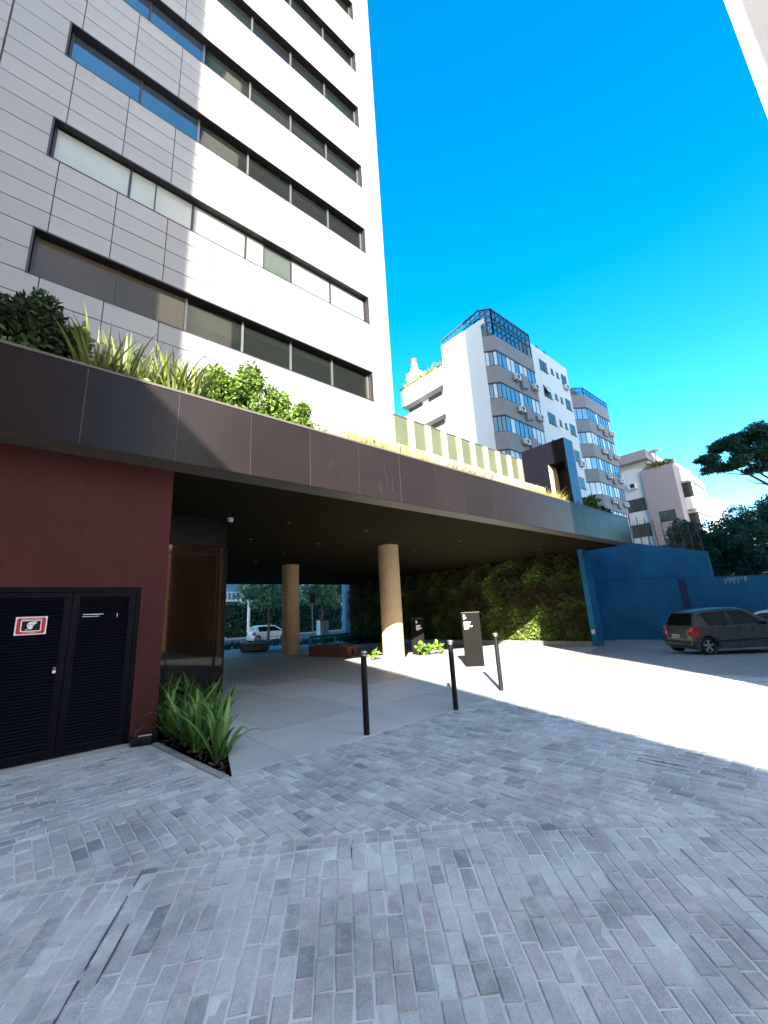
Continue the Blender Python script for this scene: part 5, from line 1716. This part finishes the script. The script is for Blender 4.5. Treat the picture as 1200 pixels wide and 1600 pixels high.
for k in range(7):
    z = 27.5 - 3.3*k
    wall_window(41.6, 43.3, z, z + 1.35, open_=(k == 1))
    wall_window(44.2, 44.75, z + 0.35, z + 1.1)
    wall_window(45.5, 46.05, z + 0.35, z + 1.1)
    wall_window(46.75, 48.15, z, z + 1.35)
# AC condensers hung on the front
def ac(x, y, z, label, s=1.0):
    t = thing('ac_unit', label, 'air conditioner', (x, y, z), 'air conditioners on the apartment front')
    MB().box(x, x + 0.8*s, y - 0.42, y - 0.10, z, z + 0.58*s).build('casing', M['ac'], t, bevel=0.02)
    MB().sheet([(x + 0.33*s + 0.22*s*math.cos(a), y - 0.424, z + 0.29*s + 0.22*s*math.sin(a)) for a in [2*PI*i/16 for i in range(16)]], (0, -0.01, 0)).build('fan_grille', M['frame'], t)
    for xx in (x + 0.12*s, x + 0.66*s):
        MB().bar((xx, y + 0.02, z - 0.03), (xx, y - 0.42, z - 0.03), 0.04).build('bracket', M['frame'], t)
nth = ['top', 'second', 'third', 'fourth', 'fifth']
for k, t in enumerate([25.5, 22.1, 18.75, 15.4]):
    ac(33.9, 18.26, t - 2.55, 'left white air conditioner under the %s window band of the near bay' % nth[k])
    ac(37.2, 18.16, t - 2.55, 'right white air conditioner under the %s window band of the near bay' % nth[k])
    MB().box(35.2, 36.3, 18.02, 18.22, t - 2.85, t - 1.45).build('vent_box', M['aptgrey'], ap, bevel=0.03)
    MB().box(35.2, 35.5, 18.0, 18.24, t - 3.1, t - 2.84).build('vent_box', M['aptgrey'], ap)
for k, t in enumerate([25.3, 22.05, 18.77, 15.6]):
    ac(53.0, 18.22, t - 2.5, 'left white air conditioner under the %s window band of the far bay' % nth[k])
    ac(56.6, 18.18, t - 2.5, 'right white air conditioner under the %s window band of the far bay' % nth[k])
    MB().box(54.6, 55.6, 18.0, 18.2, t - 2.9, t - 1.5).build('vent_box', M['aptgrey'], ap, bevel=0.03)
ac(46.9, 19.0, 26.75, 'white air conditioner below the top right window of the white front')
ac(47.4, 19.0, 17.0, 'white air conditioner low on the white front beside the far bay')
for x, z in ((40.6, 30.2), (42.8, 30.2), (44.6, 30.2)):
    a = thing('roof_antenna', 'small antenna standing on the white roof edge, %s of three' % {40.6: 'left', 42.8: 'middle', 44.6: 'right'}[x], 'antenna', (x, 19.6, z), 'antennas on the white roof')
    MB().bar((x, 19.6, z - 0.05), (x, 19.6, z + 1.1), 0.05).build('mast', M['frame'], a)
    mb = MB()
    for k in range(3): mb.bar((x - 0.5 + 0.1*k, 19.6, z + 0.7 + 0.18*k), (x + 0.5 - 0.1*k, 19.5, z + 0.75 + 0.18*k), 0.04)
    mb.build('aerial', M['frame'], a)

# ================================================================== PINK BUILDING FAR RIGHT
bp3 = thing('pink_building', 'pale pink stepped building beyond the apartment block, its right side in full sun', 'apartment building', (78, 16, -0.4))
mb = MB()
mb.box(67, 84, 14.4, 18.4, -0.5, 20.0)
mb.box(69, 80, 15.0, 18.0, 20.0, 21.2)
mb.build('wall', M['aptpink'], bp3)
mb = MB().box(67.4, 90, 18.402, 26, -0.5, 20.6)
mb.box(84.002, 93, 13.6, 18.4, -0.5, 17.2)
mb.build('side_wing', M['aptwhite'], bp3)
MB().box(66.8, 80, 17.2, 27, 21.6, 23.0).build('roof_slab', M['aptpink'], bp3)
MB().box(68, 79, 17.5, 26, 20.4, 21.6).build('roof_room', M['aptwhite'], bp3)
def bwin(x0, x1, y0, y1, z0, z1):
    f = MB().box(x0, x1, y0, y1, z0, z1).build('window', M['frame'], bp3)
    if x1 - x0 < 0.2:
        MB().box(x0 - 0.02, x0 - 0.004, y0 + 0.1, (y0 + y1)/2 - 0.05, z0 + 0.1, z1 - 0.1).build('pane', M['g_dark'], f)
        MB().box(x0 - 0.02, x0 - 0.004, (y0 + y1)/2 + 0.05, y1 - 0.1, z0 + 0.1, z1 - 0.1).build('pane', M['g_dark'], f)
    else:
        n = max(2, int((x1 - x0)/1.1))
        for k in range(n):
            w = (x1 - x0)/n
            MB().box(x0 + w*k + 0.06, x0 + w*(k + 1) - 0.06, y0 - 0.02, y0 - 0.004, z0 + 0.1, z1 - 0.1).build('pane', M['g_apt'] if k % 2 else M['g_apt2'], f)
for z in (12.0, 8.2, 4.5):
    bwin(66.95, 67.06, 15.3, 17.2, z, z + 1.5)
for z in (14.2, 10.4, 6.6):
    bwin(67.35, 67.46, 18.7, 21.3, z, z + 1.9)
for z in (15.2, 10.8, 6.4):
    MB().box(69.3, 76.5, 13.2, 14.398, z - 1.7, z).build('balcony', M['aptwhite'], bp3)
    bwin(69.4, 76.4, 13.25, 14.38, z + 0.003, z + 2.1)
    MB().box(69.2, 76.6, 13.1, 14.397, z + 2.11, z + 2.4).build('balcony_roof', M['aptpink'], bp3)
for z in (13.0, 9.0):
    bwin(85, 90, 13.5, 13.59, z, z + 1.8)
P_ = np.stack([RNG.uniform(67.0, 67.6, 300), RNG.uniform(14.4, 17.5, 300), 20.0 + np.abs(RNG.normal(0, 0.35, 300))], 1)
tag(foliage('roof_planting', P_, np.clip(0.5 + 0.25*RNG.normal(size=300), 0, 1), 0.45, M['l_yel'], bp3, 0.5, 0.3), kind='stuff')
t = thing('ac_unit', 'white air conditioner high on the white side wing of the pink building', 'air conditioner', (67.3, 19.5, 17.5))
MB().box(66.95, 67.39, 19.4, 20.5, 17.6, 18.5).build('casing', M['ac'], t, bevel=0.03)
MB().box(66.93, 66.949, 19.55, 20.1, 17.75, 18.35).build('fan_grille', M['frame'], t)
t = thing('satellite_dish', 'tilted satellite dish on the roof of the pink building', 'satellite dish', (68.5, 16.5, 21.2))
MB().bar((68.5, 16.5, 21.1), (68.5, 16.5, 22.6), 0.1).build('mast', M['coping'], t)
MB().lathe([(0.02, -0.2), (0.45, -0.08), (0.75, 0.1), (0.7, 0.12), (0.4, -0.02), (0.02, -0.12)], (68.4, 16.4, 22.7), 16).build('dish', M['ac'], t)
# low dark houses closing the gap between the wall and the far buildings
for k, (x0, x1, y0, y1, h, lab) in enumerate(((36, 60, 6.0, 12.5, 5.2, 'low dull building half hidden behind the evergreens and the chain link fence'),)):
    b = thing('low_building', lab, 'building', ((x0 + x1)/2, (y0 + y1)/2, -0.4))
    MB().box(x0, x1, y0, y1, -0.5, h).build('wall', M['aptgrey'], b)
    MB().box(x0 - 0.3, x1 + 0.3, y0 - 0.3, y1 + 0.3, h, h + 0.25).build('roof', M['frame'], b)

# ================================================================== VIEW THROUGH THE PASSAGE
# street trees, hedge, houses beyond the road
def st_tree(x, y, h, r, n, lab, mat='l_street'):
    z = -0.3
    tree('street_tree', lab, 'tree', (x, y, z), (x, y, z + h*0.42), [((x, y, z + h*0.72), (r, r, h*0.34), 0.6), ((x - r*0.5, y, z + h*0.55), (r*0.7, r*0.7, h*0.2), 0.2), ((x + r*0.5, y - 0.3, z + h*0.58), (r*0.7, r*0.7, h*0.2), 0.2)], n, 0.32, M[mat], 'street trees beyond the passage', 12, rad=0.14)
st_tree(16.8, 35.0, 7.5, 2.6, 3200, 'pale trunked street tree left of the shaded column')
st_tree(22.5, 35.2, 7.5, 2.2, 2800, 'dense street tree just right of the shaded column')
st_tree(26.3, 36.0, 8.0, 2.2, 2600, 'street tree beside the light blue wall at the end of the passage', 'l_tree')
st_tree(30.0, 57, 9, 3.0, 2400, 'street tree on the far pavement behind the blue wall')
hd = thing('clipped_hedge', 'tall dark hedge beyond the street behind the white crossover', 'hedge', (22, 57, -0.3))
n = 9000
P_ = np.stack([RNG.uniform(6, 40, n), 56.6 + RNG.normal(0, 0.25, n), RNG.uniform(-0.3, 4.2, n)], 1)
foliage('foliage', P_, np.clip(0.35 + 0.2*RNG.normal(size=n), 0, 1), 0.4, M['l_tree'], hd, 0.5, 0.1)
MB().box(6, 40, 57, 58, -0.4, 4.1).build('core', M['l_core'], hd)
fb = thing('blue_framed_house', 'pale blue house with white balcony frames beyond the street at the left', 'house', (18, 62, 0))
MB().box(10, 25, 60, 70, -0.4, 12).build('wall', M['bluepaint'], fb)
for zz in (4.8, 8.0):
    MB().box(10, 24.5, 59.0, 60, zz - 0.25, zz).build('balcony_slab', M['aptwhite'], fb)
    mb = MB()
    for k in range(24): mb.box(10.2 + 0.6*k, 10.3 + 0.6*k, 59.05, 59.12, zz, zz + 1.0)
    mb.box(10, 24.5, 59.04, 59.14, zz + 1.0, zz + 1.1)
    mb.build('balcony_rail', M['aptwhite'], fb)
for xx in (10.2, 14.6, 19.4, 24.2):
    MB().box(xx, xx + 0.35, 58.9, 59.2, -0.4, 11).build('post', M['aptwhite'], fb)
ob = thing('office_block', 'plain pale block behind the street trees', 'building', (40, 75, 0))
MB().box(27, 60, 66, 80, -0.4, 18).build('wall', M['aptwhite'], ob)
for k in range(4):
    for j in range(9):
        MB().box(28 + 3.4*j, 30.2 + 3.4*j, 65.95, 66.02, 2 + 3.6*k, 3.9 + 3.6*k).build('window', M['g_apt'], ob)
lbw = thing('light_blue_wall', 'tall light blue painted wall end at the right of the passage view', 'wall', (22.5, 31, -0.4))
MB().box(21.9, 23.2, 30.5, 31.0, -0.5, 9).build('wall', M['bluepaint'], lbw)
cb = thing('utility_cabinet', 'pale upright utility cabinet on the street side of the passage', 'cabinet', (19.6, 30.6, -0.3))
MB().box(19.15, 20.0, 30.3, 30.9, -0.35, 1.42).build('casing', M['cabinet'], cb, bevel=0.02)
MB().box(19.55, 19.575, 30.285, 30.299, -0.2, 1.35).build('door_gap', M['frame'], cb)
MB().box(19.1, 20.05, 30.25, 30.95, 1.42, 1.5).build('roof', M['coping'], cb)
sp = thing('street_pole', 'thin grey pole standing left of the pale utility cabinet', 'pole', (18.85, 31, -0.3))
MB().tube([(18.85, 31, -0.4), (18.85, 31, 3.2)], 0.05, 8).build('shaft', M['mullion'], sp)
MB().box(18.6, 19.1, 30.93, 31.07, 2.9, 3.7).build('sign_plate', M['frame'], sp)
lp = thing('utility_pole', 'pale concrete utility pole beyond the street', 'pole', (23, 54, -0.3))
MB().tube([(23.2, 54, -0.4), (23.2, 54, 9)], [0.2, 0.13], 10).build('shaft', M['aptwhite'], lp)
MB().box(22.4, 24.0, 53.93, 54.07, 8.2, 8.35).build('crossarm', M['mullion'], lp)
for k, (x0, x1, y, h, n, m_, lab) in enumerate(((5.5, 9.8, 28.2, 0.7, 900, 'l_tree', 'dark strappy planting behind the stone bench block'), (9.9, 15.5, 29.2, 0.8, 1000, 'l_tree', 'dark strappy planting behind the shaded column'), (15.7, 20.8, 28.6, 0.9, 1000, 'l_street', 'green planting behind the planter bench'), (18.6, 21.0, 25.5, 1.2, 600, 'l_tree', 'dark fern like plants against the foot of the living wall'))):
    t = thing('ground_planting', lab, 'planting', ((x0 + x1)/2, y, g(x0, y)), 'planting at the street end of the passage')
    P_ = np.stack([RNG.uniform(x0, x1, n), y + RNG.normal(0, 0.3, n), g((x0 + x1)/2, y) + RNG.uniform(0, 0.35, n)*h], 1)
    tag(foliage('foliage', P_, np.clip(0.45 + 0.25*RNG.normal(size=n), 0, 1), 0.42*h, M[m_], t, 0.18, 0.8), kind='stuff')
wt = thing('low_blue_barrier', 'low light blue barrier rail behind the planter bench', 'barrier', (17, 27, -0.2))
MB().box(15.9, 20.4, 26.6, 26.7, 0.25, 0.42).build('rail', M['bluepaint'], wt)
for xx in (16, 18.1, 20.2): MB().box(xx, xx + 0.1, 26.6, 26.7, -0.4, 0.25).build('leg', M['bluepaint'], wt)

# a person walking on the pavement
def person(label, loc, rz, top, legs):
    t = thing('person', label, 'person', loc, None, rz)
    J = dict(pel=(0, 0, 0.92), bel=(0, 0, 1.05), che=(0.01, 0, 1.28), nek=(0.02, 0, 1.44), hd0=(0.03, 0, 1.53), hd1=(0.03, 0, 1.65))
    me = bpy.data.meshes.new('body')
    V_ = [(0, 0, .92), (0, 0, 1.05), (.01, 0, 1.28), (.02, 0, 1.44), (.03, 0, 1.52), (.035, 0, 1.66),
          (0, .09, .88), (.10, .10, .50), (.02, .10, .09), (.15, .11, .04), (0, -.09, .88), (-.02, -.10, .50), (-.20, -.10, .12), (-.10, -.11, .06),
          (.01, .19, 1.38), (-.05, .23, 1.10), (.06, .23, .87), (.09, .23, .78), (.01, -.19, 1.38), (.05, -.23, 1.10), (.16, -.22, .90), (.2, -.21, .82)]
    E_ = [(0, 1), (1, 2), (2, 3), (3, 4), (4, 5), (0, 6), (6, 7), (7, 8), (8, 9), (0, 10), (10, 11), (11, 12), (12, 13), (2, 14), (14, 15), (15, 16), (16, 17), (2, 18), (18, 19), (19, 20), (20, 21)]
    R_ = [.13, .125, .15, .06, .075, .095, .09, .062, .042, .04, .09, .062, .042, .04, .065, .045, .034, .04, .065, .045, .034, .04]
    me.from_pydata(V_, E_, [])
    o = bpy.data.objects.new('body', me)
    COL.objects.link(o)
    o.parent = t
    md = o.modifiers.new('skin', 'SKIN')
    for i, r in enumerate(R_):
        me.skin_vertices[0].data[i].radius = (r, r)
    me.skin_vertices[0].data[0].use_root = True
    o.modifiers.new('sub', 'SUBSURF').render_levels = 2
    dg = bpy.context.evaluated_depsgraph_get()
    m2 = bpy.data.meshes.new_from_object(o.evaluated_get(dg))
    o.modifiers.clear()
    o.data = m2
    m2.materials.clear()
    for mm in (M['skin'], top, legs, M['hair']): m2.materials.append(mm)
    for p in m2.polygons:
        c = p.center
        p.use_smooth = True
        p.material_index = 3 if c.z > 1.58 and c.x < 0.07 else 0 if c.z > 1.42 or (abs(c.y) > 0.16 and c.z < 1.0) else 1 if c.z > 0.93 else 2 if c.z > 0.1 else 3
    return t
person('person in a pale blue shirt and dark trousers walking along the pavement beyond the passage', (19.9, 31.6, -0.33), math.radians(15), M['cloth'], M['trouser'])

# ================================================================== PALE TOWER, AND UNSEEN BUILDINGS ADDED BEHIND THE CAMERA TO CAST SHADE
# pale tower on the right, its corner enters the picture at the upper right
wt = thing('pale_tower', 'pale tower whose corner enters the upper right of the picture', 'building', (18, -11, 0))
MB().prism([(7.95, -23), (31, -23), (31, -3.2), (7.95, -0.53)], -0.5, 45.5).build('wall', M['aptwhite'], wt)
for k in range(12):
    for j in range(4):
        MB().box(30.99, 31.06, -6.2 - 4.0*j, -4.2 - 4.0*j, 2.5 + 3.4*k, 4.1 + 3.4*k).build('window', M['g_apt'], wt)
MB().box(7.88, 7.97, -22.9, -0.58, -0.45, 7.0).build('reflected_brick_facing', M['brick'], wt)  # brick facing added so the lobby glass mirrors brown
# helper axes along the sun: e1 sideways, e2 away from the sun
e1 = Vector((math.sin(SUN_AZ), -math.cos(SUN_AZ), 0))
e2 = Vector((math.cos(SUN_AZ), math.sin(SUN_AZ), 0))
T_ = math.tan(SUN_EL)
def su(u, s, z): return e1*u + e2*s + Vector((0, 0, z))
hs_ = thing('gabled_shade_block', 'unseen gabled brick block added behind the camera to shape the foreground shade', 'house', tuple(su(-4, -15, 0)))  # added caster, its roof slope follows the edge of the foreground shade
s1, s0 = -9.0, -22.0
def zz(u): return 5.55 + (3.3 - u)*0.80
mb = MB()
prof = [(-15.0, 0), (3.3, 0), (3.3, zz(3.3)), (-5.6, zz(-5.6)), (-15.0, 6.5)]
mb.sheet([su(u, s0, z) for u, z in prof], e2*(s1 - s0))
mb.build('wall', M['brick'], hs_)
for k in range(2):
    for j in range(2):
        c = su(-9 + 4.5*j, s1 + 0.03, 3.0 + 3.2*k)
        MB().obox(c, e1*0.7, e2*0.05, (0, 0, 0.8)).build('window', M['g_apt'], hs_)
an = thing('annex_shade_block', 'unseen flat roofed brick block added behind the camera to shade the pale tower', 'house', tuple(su(9, -15, 0)))  # added block that keeps the pale tower's near face in shade
MB().sheet([su(5.92, -22, 0), su(13, -22, 0), su(13, -22, 19), su(5.92, -22, 19)], e2*12).build('wall', M['brick'], an)
MB().obox(su(9.3, -9.97, 1.3), e1*3.2, e2*0.05, (0, 0, 1.35)).build('dark_base_panel', M['black'], an)  # black panel added to darken the base of the lobby reflection
for k in range(4):
    for j in range(3):
        MB().obox(su(6.9 + 2.4*j, -9.97, 5.0 + 3.3*k), e1*0.6, e2*0.05, (0, 0, 0.7)).build('window', M['g_apt'], an)
tw = thing('tower_shade_block', 'unseen tall tower added behind the camera to shade the left side', 'building', tuple(su(-18, -16, 0)))  # added caster, its straight side makes the upright shadow edge
MB().sheet([su(-32, -24, z) if q else su(-5.85, -24, z) for q, z in ((1, 0), (0, 0), (0, 48), (1, 48))], e2*14.8).build('wall', M['house'], tw)
for k in range(13):
    for j in range(6):
        c = su(-8 - 3.8*j, -9.17, 3.0 + 3.4*k)
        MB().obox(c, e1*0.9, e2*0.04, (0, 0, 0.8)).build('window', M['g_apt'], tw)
